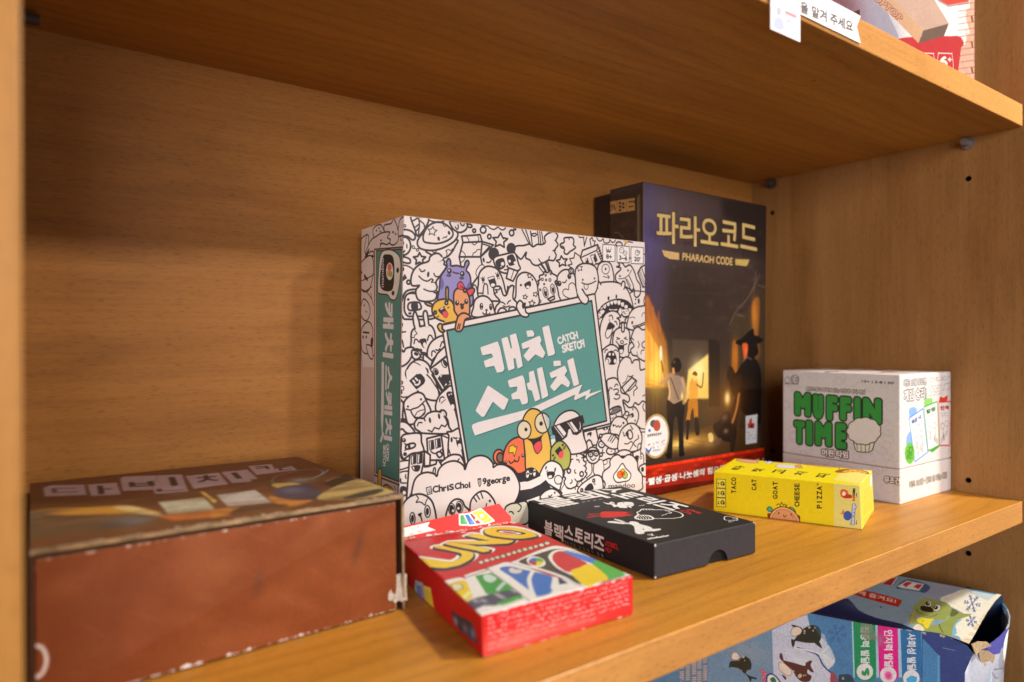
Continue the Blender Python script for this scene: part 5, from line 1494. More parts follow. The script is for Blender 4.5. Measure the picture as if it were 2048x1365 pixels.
# ------------------------------------------------------------------ artwork: black box
def art_black_top():
    K = face_canvas(BS, 'top', 8.0, '24211f', 'e4d8c6')
    P, RD = 'e2d6c4', 'c8281e'
    K.tile = None
    K.lw = 0.5
    for ch, bl, br, tl in (('블', (2.5, 99), (28, 99), (2.5, 123.5)), ('랙', (31, 100.5), (56, 100.5), (31, 124.5)), ('스', (61, 124.5), (61, 110.5), (81, 124.5)), ('토', (63, 107), (63, 90.5), (80.5, 107)), ('리', (66, 87), (66, 71), (82, 87)), ('즈', (67, 67.5), (67, 49.5), (83, 67.5))):
        K.text(ch, bl, br, tl, c=P, bold=1.5)
    [micro(K, (74, 46), (74, 26), (78.5, 46), 1, RD, i, 0.95, 0.8, 0.05) for i in (3, 13)]; [micro(K, (69, 46), (69, 34), (73, 46), 1, RD, i, 0.95, 0.8, 0.05) for i in (4, 14)]
    K.tile = (1050, 965, 5.851)
    for x, y in ((385, 295), (450, 282), (515, 270), (580, 258), (685, 232), (745, 220), (815, 210), (885, 200), (985, 182), (1045, 172)):
        K.z([(x - 16, y + 2), (x + 14, y - 3)], 0.7, P)
    K.z('810,280 870,278', 0.8, P); K.z('820,290 840,284 862,290', 0.6, P); K.z('1335,276 1395,266', 0.8, P)
    K.b('905,230 940,240 990,246 985,236 1005,228 1040,236 1055,262 1075,262 1085,240 1150,230 1240,232 1272,250 1268,275 1240,285 1248,305 1205,285 1190,300 1140,300 1110,298 1080,285 1040,290 1010,262 960,256', P)
    K.l('1000,240 1025,245 1035,258', 0.5, '2c2825'); K.d(1150, 240, 8, 4, 0, '2c2825'); K.l('1190,285 1210,270 1240,268', 0.5, '2c2825')
    K.b('890,352 930,342 1080,342 1200,350 1180,372 1240,378 1180,395 1100,405 1000,412 900,410 880,385', RD)
    for s in ('740,372 890,366', '730,405 890,395', '760,385 880,380', '1150,352 1240,348', '1100,372 1265,368', '1080,395 1260,388', '730,415 820,402', '745,378 830,390'):
        K.z(s, 0.9, RD)
    K.l('1325,370 1310,352 1345,335 1360,318 1390,312 1500,318 1520,322 1650,325 1780,345 1842,375 1830,405 1720,422 1500,424', 1.0, P)
    K.l('1330,375 1300,400 1290,415 1320,432 1400,440 1470,435 1500,425 1480,405 1440,388 1360,385', 1.6, P)
    for x in (1320, 1350, 1380, 1410, 1440):
        K.z([(x, 388), (x + 18, 402)], 0.8, P); K.z([(x, 410), (x + 12, 430)], 0.6, P)
    for x in (1375, 1410, 1445, 1480):
        K.z([(x, 312), (x + 14, 325)], 0.9, P)
    K.z('1600,390 1620,380 1640,378 1660,366 1700,362 1715,352 1680,350 1690,340 1655,335 1640,328', 0.7, P)
    K.b('970,458 1050,455 1130,472 1045,436 1060,428 1140,450 1200,476 1240,456 1310,465 1350,490 1430,510 1480,530 1500,546 1575,542 1588,556 1520,572 1455,573 1400,580 1390,600 1330,605 1290,590 1282,550 1268,510 1220,490 1130,487 1040,478 975,472', P)
    K.l('1065,440 1130,458 1180,482', 0.4, '2c2825'); K.d(1385, 552, 9, 6, 0, '2c2825')
    K.z('1440,662 1660,628', 1.6, P); K.z('1440,612 1500,618', 1.2, P); K.z('1480,600 1490,625', 0.8, P); micro(K, (1440, 672), (1670, 634), (1435, 645), 1, P, 6, 0.95, 0.5, 0.05); K.d(1675, 622, 8, 5, 0, P)
    K.tile = (1160, 900, 4.55)
    K.o('1315,612 1340,606 1420,622 1425,640 1330,640 1312,628', None, 0.7, P); micro(K, (1330, 634), (1420, 632), (1326, 616), 1, P, 9, 0.9, 0.4); micro(K, (1355, 660), (1478, 638), (1352, 645), 1, P, 10, 0.95, 0.4)
    K.tile = None
    K.grain(0.05, 5)
    K.wear('bl', '8a7f74', 17, 0.5, 0.22, 0.4)
    for q in ((0.4, 0.4), (K.Wm - 1.6, 0.4)):
        K.soft_mm(q, 0.8, 0.6, 'd8ccc0', 0.9, 0, 3)
    return K

def art_black_front():
    K = face_canvas(BS, 'front', 8.0, '322e30', 'e4d8cc')
    for q in ((0.5, K.Hm - 0.6), (K.Wm - 0.5, K.Hm - 0.8), (0.5, 0.8)):
        K.soft_mm(q, 0.7, 0.9, 'e0d4c8', 0.95, 0, 3)
    rs = random.Random(4)
    for _ in range(14):
        x, y = rs.uniform(0, K.Wm), rs.uniform(0, K.Hm)
        K.stroke_mm([(x, y), (x + rs.uniform(-6, 6), y + rs.uniform(-2, 2))], 0.15, '5a5252', False, 0.4)
    K.wear('lrt', '9a8e86', 27, 0.35, 0.3, 0.45)
    K.grain(0.06, 8)
    return K

def art_black_left():
    K = face_canvas(BS, 'left', 8.0, '1b1613', 'd0a688')
    K.tile = (1080, 1010, 11.376)
    P = 'cfa386'
    for ch, bl, br, tl in (('블', (100, 708), (276, 780), (106, 348)), ('랙', (330, 772), (522, 868), (328, 412)), ('스', (556, 720), (744, 802), (566, 448)), ('토', (778, 812), (974, 888), (792, 518)), ('리', (1012, 905), (1194, 992), (1020, 592)), ('즈', (1232, 958), (1442, 1050), (1250, 668))):
        K.text(ch, bl, br, tl, c=P, bold=0.75)
    for s in ('565,815 580,870', '625,842 638,890', '705,860 720,915', '770,885 800,950', '905,940 920,990', '990,970 1010,1030', '1080,1005 1110,1060', '1180,1050 1195,1085', '1310,1080 1335,1160', '1400,1120 1430,1190'):
        K.z(s, 0.45, 'a8866e')
    [micro(K, (1480, 915), (1775, 1015), (1482, 815), 1, 'a81414', i, 0.95, 0.8, 0.02) for i in (4, 24, 34)]; [micro(K, (1480, 1040), (1620, 1100), (1482, 960), 1, 'a81414', i, 0.95, 0.8, 0.02) for i in (5, 25)]
    K.grain(0.06, 5)
    K.wear('rt', '6a5a4e', 18, 0.4, 0.2, 0.4)
    return K

# ------------------------------------------------------------------ artwork: red box
def four(K, cx, cy, rx, ry):
    for a, c in ((0, 'd8b418'), (90, 'b82c28'), (180, '3a5ca0'), (270, '4a9a3c')):
        t = np.radians(np.linspace(a, a + 90, 8))
        K.k([(cx, cy)] + [(cx + rx * math.cos(x), cy + ry * math.sin(x)) for x in t], c)

def art_red_top():
    K = face_canvas(UN, 'top', 8.0, 'bc1a1c', 'e0cdbc')
    K.lw = 0.5
    WH = 'dccab8'
    DK = '26242c'
    K.tile = (805, 1030, 7.314)
    K.soft(300, 430, 250, 80, 'b03c38', 0.5)
    U = '110,685 150,632 400,665 690,692 800,660 862,610 830,570 640,520 470,490 535,455 800,500 1000,552 1042,595 1000,655 850,730 700,768 600,785 400,772 250,735'
    N = ['610,428 690,390 960,440 1290,505 1260,535 1180,552 900,500', '690,392 900,378 1260,374 1630,368 1600,405 1540,428 1200,432 960,430', '930,303 1010,268 1300,310 1640,370 1600,405 1530,420 1200,360']
    O = '1195,245 1240,200 1400,178 1620,188 1800,228 1965,300 1900,330 1650,348 1400,322 1250,288'
    for P in (U, O):
        K.stroke_mm(catmull(K.mm(P), True), 5.4, WH, True)
    for P in N:
        K.stroke_mm(K.mm(P), 5.4, WH, True)
    sh = np.array((-1.7, -3.0))
    for polys in ([catmull(K.mm(U), True)], [K.mm(P) for P in N], [catmull(K.mm(O), True)]):
        for q in polys:
            for f_ in (1.0, 0.66, 0.33):
                K.stroke_mm(q + sh * f_, 1.5, DK, True)
                K.fill_mm(q + sh * f_, DK)
        for q in polys:
            K.fill_mm(q, 'ddae28')
    K.l('690,392 960,440 1290,505', 0.5, '8a6a60'); K.l('480,488 640,520 830,570', 0.3, '8a6a60')
    K.b('1370,238 1450,214 1620,228 1790,268 1770,285 1640,288 1470,272', DK); K.b('1400,245 1470,228 1620,242 1740,272 1640,284 1480,268', WH); K.b('1450,248 1520,238 1640,256 1680,272 1560,270', 'b84440')
    K.k('380,595 720,655 700,668 360,612', 'b84440', 0.7)
    rs = random.Random(7)
    K.tile = (860, 1080, 4.876)
    for i in range(13):
        t = i / 12
        x, y = 500 + 640 * t, 222 - 190 * t ** 0.92
        K.o([(x + rs.uniform(-6, 6) + 26 * math.cos(a), y + 15 * math.sin(a)) for a in (0, 1, 2.2, 3.3, 4.4, 5.4)], rs.choice(('cdbfa6', 'c4b49a', 'b8b898')), 0.5, '5a4a30')
    # cards
    K.o('80,455 100,420 150,400 330,375 425,540 400,580 300,645 260,620', WH, 0); K.b('150,470 180,440 335,400 415,535 300,620 240,590', 'd8ae14')
    K.o('210,445 290,430 320,470 240,500', 'd0bc8c', 0.6, '8a7a3c'); K.k('270,580 380,490 405,520 310,605', 'dcc878')
    K.o('340,370 360,340 420,318 580,292 760,420 970,590 840,640 560,720 470,640', WH, 0, DK); K.k('440,350 600,325 880,520 700,560 545,520', '3c8a34')
    K.o('510,350 580,335 660,380 600,420 530,400', 'b8c4a8', 0.6, '3a5a30'); K.k('640,480 720,400 745,425 660,505', 'b8b4a4')
    K.b('330,625 430,570 520,545 700,500 880,490 890,560 780,600 640,640 460,690 400,680', '48444c')
    for x, y in ((440, 590), (520, 590), (660, 535), (820, 500), (700, 560)):
        K.soft(x, y, 26, 22, 'b8a8a0', 0.9)
    K.k('640,620 860,545 920,575 700,640', '3f9030'); K.k('420,690 520,640 660,650 920,580 940,620 700,690 470,735', WH)
    for x, y in ((470, 700), (600, 660), (890, 605)):
        K.soft(x, y, 45, 25, 'f0e6dc', 0.9)
    K.stroke_mm(K.mm('340,370 575,292'), 0.6, DK)
    K.o('572,290 600,265 640,248 790,214 1150,340 1520,465 1300,530 1000,605 940,575 760,430', WH, 0.5, '8a7a78')
    K.b('680,285 770,256 900,285 1170,350 1190,420 1180,520 1040,556 960,490 800,370', '3a64a0')
    K.l('1005,300 968,380 985,480 1020,570', 2.2, WH); K.o('765,285 800,265 840,285 890,282 900,310 850,330 780,320', 'c8b8a8', 0.4, '5a5458')
    K.k('1195,360 1245,362 1250,440 1390,430 1430,480 1200,515 1175,470', WH); K.k('1250,365 1345,425 1260,440', '20284a')
    K.o('790,215 860,185 1060,95 1200,55 1320,65 1500,118 1960,305 1900,358 1700,415 1515,468 1180,330 880,245', WH, 0.4, '8a7a78')
    K.b('868,212 1000,150 1195,85 1330,92 1480,128 1800,260 1890,325 1860,360 1510,445 1300,350 1080,275', '403830')
    K.o('1155,175 1165,130 1205,98 1290,88 1480,130 1780,242 1900,318 1880,352 1740,388 1520,455 1400,355 1235,270', WH, 0)
    K.b('1195,175 1205,130 1250,106 1300,110 1460,182 1525,235 1370,312 1262,262 1215,215', 'c02a2a'); K.k('1285,104 1330,100 1480,135 1660,192 1580,224 1460,182', '4a6cae')
    K.b('1580,222 1660,190 1800,250 1890,318 1880,350 1740,385 1655,285', '4c9a36'); K.b('1370,312 1460,262 1545,230 1650,282 1740,385 1640,415 1520,455', 'e2b40c')
    K.e(1035, 210, 95, 52, 12, WH, 0); four(K, 1035, 208, 72, 38)
    K.grain(0.03, 6)
    K.blur(0.12)
    K.wear('tblr', 'f2e4da', 21, 1.6, 0.62, 0.85)
    K.wear('t', 'e89a84', 22, 4.5, 0.8, 0.5)
    for q, r in (((1, 1), 2.6), ((K.Wm - 2, 2), 2.4), ((8, 1.5), 3.0), ((18, 1.0), 2.5), ((K.Wm - 6, 3), 1.6), ((K.Wm - 3, K.Hm - 6), 2.2), ((55, K.Hm - 5), 2.0)):
        K.soft_mm(q, r, r * 0.7, 'f4ece4', 0.9, 0, 3)
    return K

def art_red_front():
    K = face_canvas(UN, 'front', 9.0, 'cc201c', 'ecd6c4')
    K.tile = None
    W_, H_ = K.Wm, K.Hm
    K.soft_mm((W_ * 0.3, H_ * 0.35), 30, 5, 'd84438', 0.7)
    micro(K, (3, 3.0), (W_ - 4, 3.2), (3, H_ - 0.8), 7, 'f0b8a8', 12, 0.5, 0.3, 0.04, 0.9)
    K.soft_mm((W_ * 0.18, 3.5), 16, 3.2, 'e66a58', 0.8); K.soft_mm((W_ * 0.55, 3.2), 18, 2.6, 'e05848', 0.7)
    K.wear('b', 'f4e6da', 31, 1.3, 0.4, 0.9)
    K.wear('lr', 'f4e6da', 32, 0.9, 0.5, 0.85)
    K.wear('t', 'f4e6da', 33, 1.2, 0.5, 0.9)
    K.grain(0.03, 8)
    return K

def art_red_left():
    K = face_canvas(UN, 'left', 8.0, '96080a', 'a88670')
    K.tile = (805, 1140, 7.583)
    K.k('210,150 330,200 400,700 260,590 170,400', '7c7a60'); K.k('225,230 300,240 330,600 240,520', '48466c', 0.8); K.k('300,230 340,235 400,690 330,620', '9a4a50', 0.8)
    K.k('335,230 450,270 490,725 370,680', 'b07c1c'); K.k('345,240 440,270 450,330 350,300', 'c09040', 0.6)
    K.k('760,620 1120,800 1170,1140 900,950 780,800', '2e2420'); K.soft(820, 770, 34, 60, '8a6a60', 0.9); K.soft(970, 890, 46, 70, '6a4e48', 0.9); K.soft(1095, 960, 40, 90, '62606a', 0.9)
    K.wear('tb', 'c8a894', 41, 0.8, 0.3, 0.6)
    K.grain(0.04, 8)
    return K

def art_red_flap(Q):
    K = quad_canvas(Q, 8.0, 'd4201c', 'ecd6c4')
    K.tile = (800, 1000, 7.877)
    WH = 'e8d4c0'
    K.g('-60,455 40,440 480,340 440,420 580,480 40,600 -60,620', WH, 0.4, 'c8281e'); micro(K, (60, 580), (420, 470), (60, 470), 1, 'e0a896', 4, 0.9, 0.9)
    for q, c in (('935,235 1010,225 1090,400 940,395', '4a9048'), ('1005,232 1080,215 1215,395 1085,405', '3c68a4'), ('1080,220 1130,205 1300,380 1200,390', 'c22c24'), ('1120,200 1275,140 1480,330 1330,380', 'e2b81c')):
        K.g(q, c, 1.0, WH)
    K.e(1300, 255, 95, 70, 25, None, 0.5, 'e8d890'); K.e(1195, 310, 20, 24, 0, WH, 0); K.text('1', (1275, 285), (1325, 275), (1255, 235), c=WH, bold=0.5)
    K.soft(1030, 330, 30, 40, '8ab088', 0.8); K.soft(1130, 350, 26, 30, '88a0c8', 0.8)
    K.wear('b', 'f4e0d0', 51, 2.0, 0.7, 0.85); K.wear('r', 'f4e0d0', 52, 1.0, 0.5, 0.85)
    K.grain(0.03, 3)
    return K

def quad_canvas(Q, res, base, white):
    q = [np.array(p, float) for p in Q]
    u = q[1] - q[0]
    u /= np.linalg.norm(u)
    n = np.cross(q[1] - q[0], q[3] - q[0])
    n /= np.linalg.norm(n)
    v = np.cross(n, u)
    a = [np.dot(p - q[0], u) for p in q]
    b = [np.dot(p - q[0], v) for p in q]
    return Canvas(q[0] + u * min(a) + v * min(b), u * (max(a) - min(a)), v * (max(b) - min(b)), res, base, white)

# ------------------------------------------------------------------ artwork: brown sliding box
BRT = [(-671, 97.5, 57.5), (-517.5, 98.5, 57.5), (-524, 240, 57.5), (-669, 243, 57.5)]
BRF = [(-669.9, 91.0, 0.6), (-521.6, 97.5, 0.6), (-522.0, 97.6, 54.7), (-669.9, 97.2, 54.5)]
def art_brown_top():
    K = quad_canvas(BRT, 5.0, '5c301a', 'd4b69e')
    K.lw = 0.5
    rs = random.Random(3)
    K.tile = (40, 900, 4.876)
    K.k('0,520 400,520 1000,520 1350,560 2300,420 4200,480 4200,900 0,960', '6a3c1e', 0.9)
    K.b('60,620 300,570 700,560 1000,540 1200,570 1380,620 1000,625 500,635', 'c07a2c'); K.b('900,560 1100,550 1400,640 1150,620', 'd0a05c')
    K.k('0,640 1000,640 1400,650 900,760 500,800 0,900', '5c4028', 0.9); K.soft(1100, 690, 160, 50, '6c6058', 0.9); K.soft(900, 740, 120, 30, '40363a', 0.8)
    K.k('1340,650 2050,560 2050,640 1500,690', 'b85a24', 0.95); K.soft(150, 640, 60, 25, '9a8468', 0.6)
    K.g('1345,510 1790,462 1900,580 1440,625', 'b49a74', 0.3, '8a7048'); micro(K, (1460, 610), (1860, 572), (1400, 520), 4, '7a6444', 3, lw=0.35)
    K.k('1750,410 1790,405 1920,500 1890,520', 'c8923c')
    TB = 'a88076'
    for q in ('225,372 300,346 630,340 650,440 240,456', '655,340 945,320 985,436 690,450', '975,280 1010,262 1330,250 1375,385 1000,402', '1340,250 1580,240 1640,405 1320,430 1290,380', '1610,256 1940,222 2030,335 1690,380', '1970,215 2160,200 2260,310 2060,325'):
        K.k(q, TB); K.z(q + ' ' + q.split()[0], 0.35, '7c5448')
    DKC = '2c1c16'
    K.text('ㄷ', (320, 420), (560, 412), (310, 378), c='5a3c32', bold=0.4); K.text('ㅏ', (780, 432), (900, 425), (760, 352), c=DKC, bold=0.9)
    K.text('ㅂ', (1080, 362), (1300, 350), (1070, 318), c=DKC, bold=1.1); K.text('ㅣ', (1490, 350), (1525, 348), (1460, 268), c=DKC, bold=1.4); K.text('ㄴ', (1340, 408), (1610, 392), (1335, 385), c=DKC, bold=0.6)
    K.text('ㅊ', (1740, 318), (1930, 300), (1715, 258), c=DKC, bold=0.8)
    K.tile = (420, 890, 4.876)
    for q in ('110,275 360,240 465,330 210,372', '370,208 600,188 650,270 450,295', '630,235 790,205 850,245 650,270'):
        K.k(q, TB, 0.95); K.z(q + ' ' + q.split()[0], 0.35, '7c5448')
    K.text('ㅣ', (270, 330), (300, 325), (215, 275), c=DKC, bold=1.2); K.text('ㅋ', (460, 245), (575, 235), (440, 215), c=DKC, bold=0.8); K.text('ㄷ', (680, 252), (800, 238), (670, 228), c=DKC, bold=0.6)
    K.l('600,360 640,310 760,275 900,245 1040,238 1100,262 1060,300 900,350 760,372 640,375 600,360', 1.2, '6e6a5c'); K.l('1000,330 1090,290 1150,245', 1.0, '8a8878'); K.soft(760, 310, 120, 30, '6a2c1c', 0.7); K.soft(880, 345, 130, 25, '8a8c7c', 0.8)
    K.g('60,490 440,440 600,560 170,600', 'b0947c', 0.3, '8a7058')
    K.b('600,385 800,370 900,400 700,430', 'c08a3c'); K.b('620,470 700,410 960,390 1090,470 1050,530 760,540', '3c3034'); K.soft(800, 440, 120, 40, '5c5460', 0.8)
    K.b('580,500 800,540 1000,540 800,600 620,560', 'c8702a', 0.8); K.k('1100,380 1330,280 1420,330 1200,420', '2c1e14')
    K.b('1050,530 1150,440 1340,360 1500,340 1700,420 1780,470 1400,530', 'b08444'); K.b('1300,530 1400,480 1640,430 1680,455 1500,510', '3a3020'); K.l('1280,315 1200,330 1120,360', 0.6, 'b89a80')
    K.b('100,640 600,580 760,590 420,640 150,680', '4a3020', 0.8); K.k('0,650 300,600 120,700 0,715', 'c07028', 0.7)
    for _ in range(70):
        K.soft_mm((rs.uniform(0, K.Wm), rs.uniform(0, 75)), rs.uniform(3, 14), rs.uniform(1, 5), rs.choice(('6a4424', '4a2c18', '8a5c34', '5a4030')), 0.35, rs.uniform(-20, 20))
    K.blur(0.5)
    K.wear('b', 'b49c84', 14, 5.0, 0.85, 0.8); K.wear('r', 'b8a088', 15, 2.2, 0.5, 0.7); K.wear('l', '4a2c18', 16, 1.0, 0.4, 0.7)
    K.grain(0.05, 2)
    return K

def art_brown_front():
    K = quad_canvas(BRF, 6.0, '6a2a0c', 'd0ae92')
    K.tile = None
    rs = random.Random(8)
    for _ in range(60):
        x, y = rs.uniform(0, K.Wm), rs.uniform(0, K.Hm)
        K.soft_mm((x, y), rs.uniform(4, 14), rs.uniform(2, 7), rs.choice(('7c3816', '6c2e10', '803c1a', '703210')), 0.4, rs.uniform(-40, 40))
    for _ in range(26):
        x, y = rs.uniform(0, K.Wm), rs.uniform(0, K.Hm)
        K.stroke_mm([(x, y), (x + rs.uniform(4, 20), y - rs.uniform(2, 9))], 0.3, rs.choice(('8a4824', '602a10')), False, 0.35)
    for x, y in ((128, 38), (80, 28), (126, 32)):
        K.soft_mm((x, y), 2.0, 5.0, '4c2414', 0.5, 15)
    K.wear('t', 'cfa88c', 4, 1.8, 0.9, 0.8); K.wear('b', 'e0ccbc', 5, 2.6, 0.7, 0.95); K.wear('b', 'e0ccbc', 9, 1.4, 0.8, 0.95); K.wear('lr', 'd0b098', 6, 1.5, 0.7, 0.8)
    x = 2.0
    while x < K.Wm - 3:
        ln = rs.uniform(1.5, 9.0) if x < 95 else rs.uniform(1.0, 4.0)
        hh = rs.uniform(0.6, 2.6) if x < 95 else rs.uniform(0.4, 1.3)
        if rs.random() < 0.62:
            n_ = max(4, int(ln * 1.6))
            pts = [(x + ln * i / n_, hh * max(0.0, math.sin(math.pi * i / n_)) ** 0.5 * rs.uniform(0.45, 1.0)) for i in range(n_ + 1)]
            K.fill_mm(pts + [(x + ln, -1), (x, -1)], rs.choice(('d8c2b2', 'cdb6a6', 'e0ccbe')), 0.92)
        x += ln * rs.uniform(0.6, 1.2)
    K.tile = (0, 880, 2.815)
    K.l('140,1170 210,1160 245,1180 262,1240 240,1310 190,1345 130,1355', 1.3, 'c09880')
    K.blur(0.2)
    K.grain(0.04, 5)
    return K

# ------------------------------------------------------------------ artwork: block game box on the upper shelf
TB_C = corners([(-252, 25), (-27.5, 25), (-30, 170), (-254, 170)], H + TH, H + TH + 275)
def art_block_front():
    K = face_canvas(TB_C, 'front', 3.2, 'e2dedb', 'fffcf8')
    K.lw = 0.5
    K.tile = (1660, 0, 6.4)
    K.b('-400,-900 700,-900 700,0 880,500 600,520 -400,300', '9a94a4', 0.95)
    K.soft(100, 0, 330, 260, '64404a', 0.95); K.soft(700, 300, 240, 260, '8e8c9c', 0.7); K.soft(250, 350, 200, 180, '7a6478', 0.6)
    K.k('300,150 380,120 382,195', '46160e')
    K.soft(0, -500, 300, 300, 'b8343a', 0.7)
    K.b('840,510 1050,472 1250,468 1500,462 1700,515 1690,1000 1640,2500 600,2500 500,700', 'b6343a', 1.0)
    K.k('1290,-60 1400,0 1505,62 1775,20 1775,-900 1290,-900', 'c8453c'); K.brush('1380,0 1510,75 1775,35', 2.0, '6a5450', 0.5, False)
    # wooden block
    K.k('300,-260 760,-700 1290,-80 1520,300 1190,390 700,-130', 'bfa08e'); K.k('300,-260 700,-130 1190,390 1132,552 900,310 560,-10', 'c29a78'); K.k('1190,390 1520,300 1458,458 1140,552', '6b574d')
    for i in range(26):
        t = i / 26
        K.z([(760 - 440 * t + 0, -690 + 440 * t), (1500 - 300 * t, 290 + 85 * t)], 0.2, 'b39484')
    K.text('TOPTOP', (470, -95), (888, 268), (525, -150), c='c69a84', bold=0.5, edge=0.5, ec='6c3830')
    # tower of bricks along the right edge
    K.k('1770,-900 1790,100 1745,120 1740,240 1755,290 1790,420 1745,460 1735,560 1680,600 1640,900 1600,1600 1600,2500 2100,2500 2100,-900', 'd2a692')
    rs = random.Random(5)
    for r, y in enumerate(range(-860, 2400, 82)):
        K.z([(1640, y + 20), (1760, y), (1900, y - 15)], 0.45, '8c5844')
        for x in (1700 + 40 * (r % 2), 1785 + 30 * (r % 2), 1840):
            if rs.random() < 0.75:
                K.z([(x, y), (x + 4, y + 78)], 0.4, '9a6450')
        if r % 3 == 0:
            K.e(1745, y + 42, 22, 24, 0, None, 0.3, 'a87462')
        if r % 4 == 1:
            K.k([(1800, y), (1825, y), (1835, y + 78), (1815, y + 78)], '7c4436')
    K.k('1782,-900 1800,100 1745,100 1735,240 1755,300 1785,430 1740,460 1730,500 1690,505 1690,-900', 'e0dcd8', 0.0)
    for x in (1150, 1385):
        K.o([(x, 690), (x + 20, 680), (x + 160, 684), (x + 178, 700), (x + 180, 920), (x, 905)], None, 0.8, 'e6dcd2')
    K.text('6', (1405, 842), (1500, 852), (1410, 715), c='e8e0d4', bold=1.1); K.text('+', (1510, 782), (1552, 786), (1510, 735), c='e8e0d4', bold=0.8)
    K.text('2+', (1175, 850), (1300, 858), (1178, 725), c='e8e0d4', bold=0.8)
    K.grain(0.03, 3)
    return K

# ------------------------------------------------------------------ artwork: sign and card on the shelf edge
SIGN_Q = [(-430, -0.9, 312.0), (-263.6, -0.9, 312.0), (-263.6, -0.9, 328.4), (-430, -0.9, 328.4)]
CARD_Q = [(-356.6, -1.7, 296.0), (-329.2, -1.7, 296.0), (-329.2, -1.7, 323.0), (-356.6, -1.7, 323.0)]
def art_sign():
    K = quad_canvas(SIGN_Q, 9.0, 'f2ecec', 'f0eae8')
    K.tile = (1500, 0, 6.827)
    K.text('을 맡겨 주세요', (690, 168), (1400, 440), (690, 15), c='544c50', bold=0.42)
    K.text('신분증', (120, -45), (662, 152), (120, -230), c='5c5458', bold=0.28)
    K.grain(0.01, 1)
    return K

def art_card():
    K = quad_canvas(CARD_Q, 10.0, 'f0e6e6', 'f0eae8')
    K.lw = 0.3
    K.tile = (1500, 0, 6.827)
    K.soft(390, 160, 30, 50, 'aeb0c0', 0.9, 0, 4); K.b('330,380 335,270 370,235 420,250 455,300 460,410', 'bcc0d8'); K.b('362,120 395,95 425,130 425,190 395,220 365,190', 'b6b8c6')
    K.k('480,148 632,212 632,256 480,190', 'e88a94'); micro(K, (480, 292), (578, 322), (480, 258), 1, 'a8a4b0', 2, 0.9, 0.5)
    K.z('480,355 625,412', 0.5, 'c8c4cc'); K.z('480,375 625,435', 0.5, 'c8c4cc'); K.z('480,400 625,465', 0.5, 'd0ccd4'); K.z('545,110 570,120', 0.4, 'b8b0b8')
    K.blur(0.15)
    return K

# ------------------------------------------------------------------ artwork: torn blue box on the lower shelf
BLZ = -75.0
BL = {'a': (-140.0, -10.0), 'b': (-21.0, 7.0), 'c': (-91.0, 232.0), 'd': (-234.0, 198.0)}
def blp(k, z=BLZ):
    return np.array((BL[k][0], BL[k][1], z))
BLF = -TH - H
def flake(K, cx, cy, r, c, w):
    for i in range(6):
        a = math.pi * i / 3 + 0.2
        ux, uy = math.cos(a), math.sin(a)
        K.z([(cx, cy), (cx + r * ux, cy + r * uy)], w, c)
        for t in (0.45, 0.72):
            for s in (-0.9, 0.9):
                K.z([(cx + r * t * ux, cy + r * t * uy), (cx + r * (t * ux + 0.26 * math.cos(a + s)), cy + r * (t * uy + 0.26 * math.sin(a + s)))], w, c)

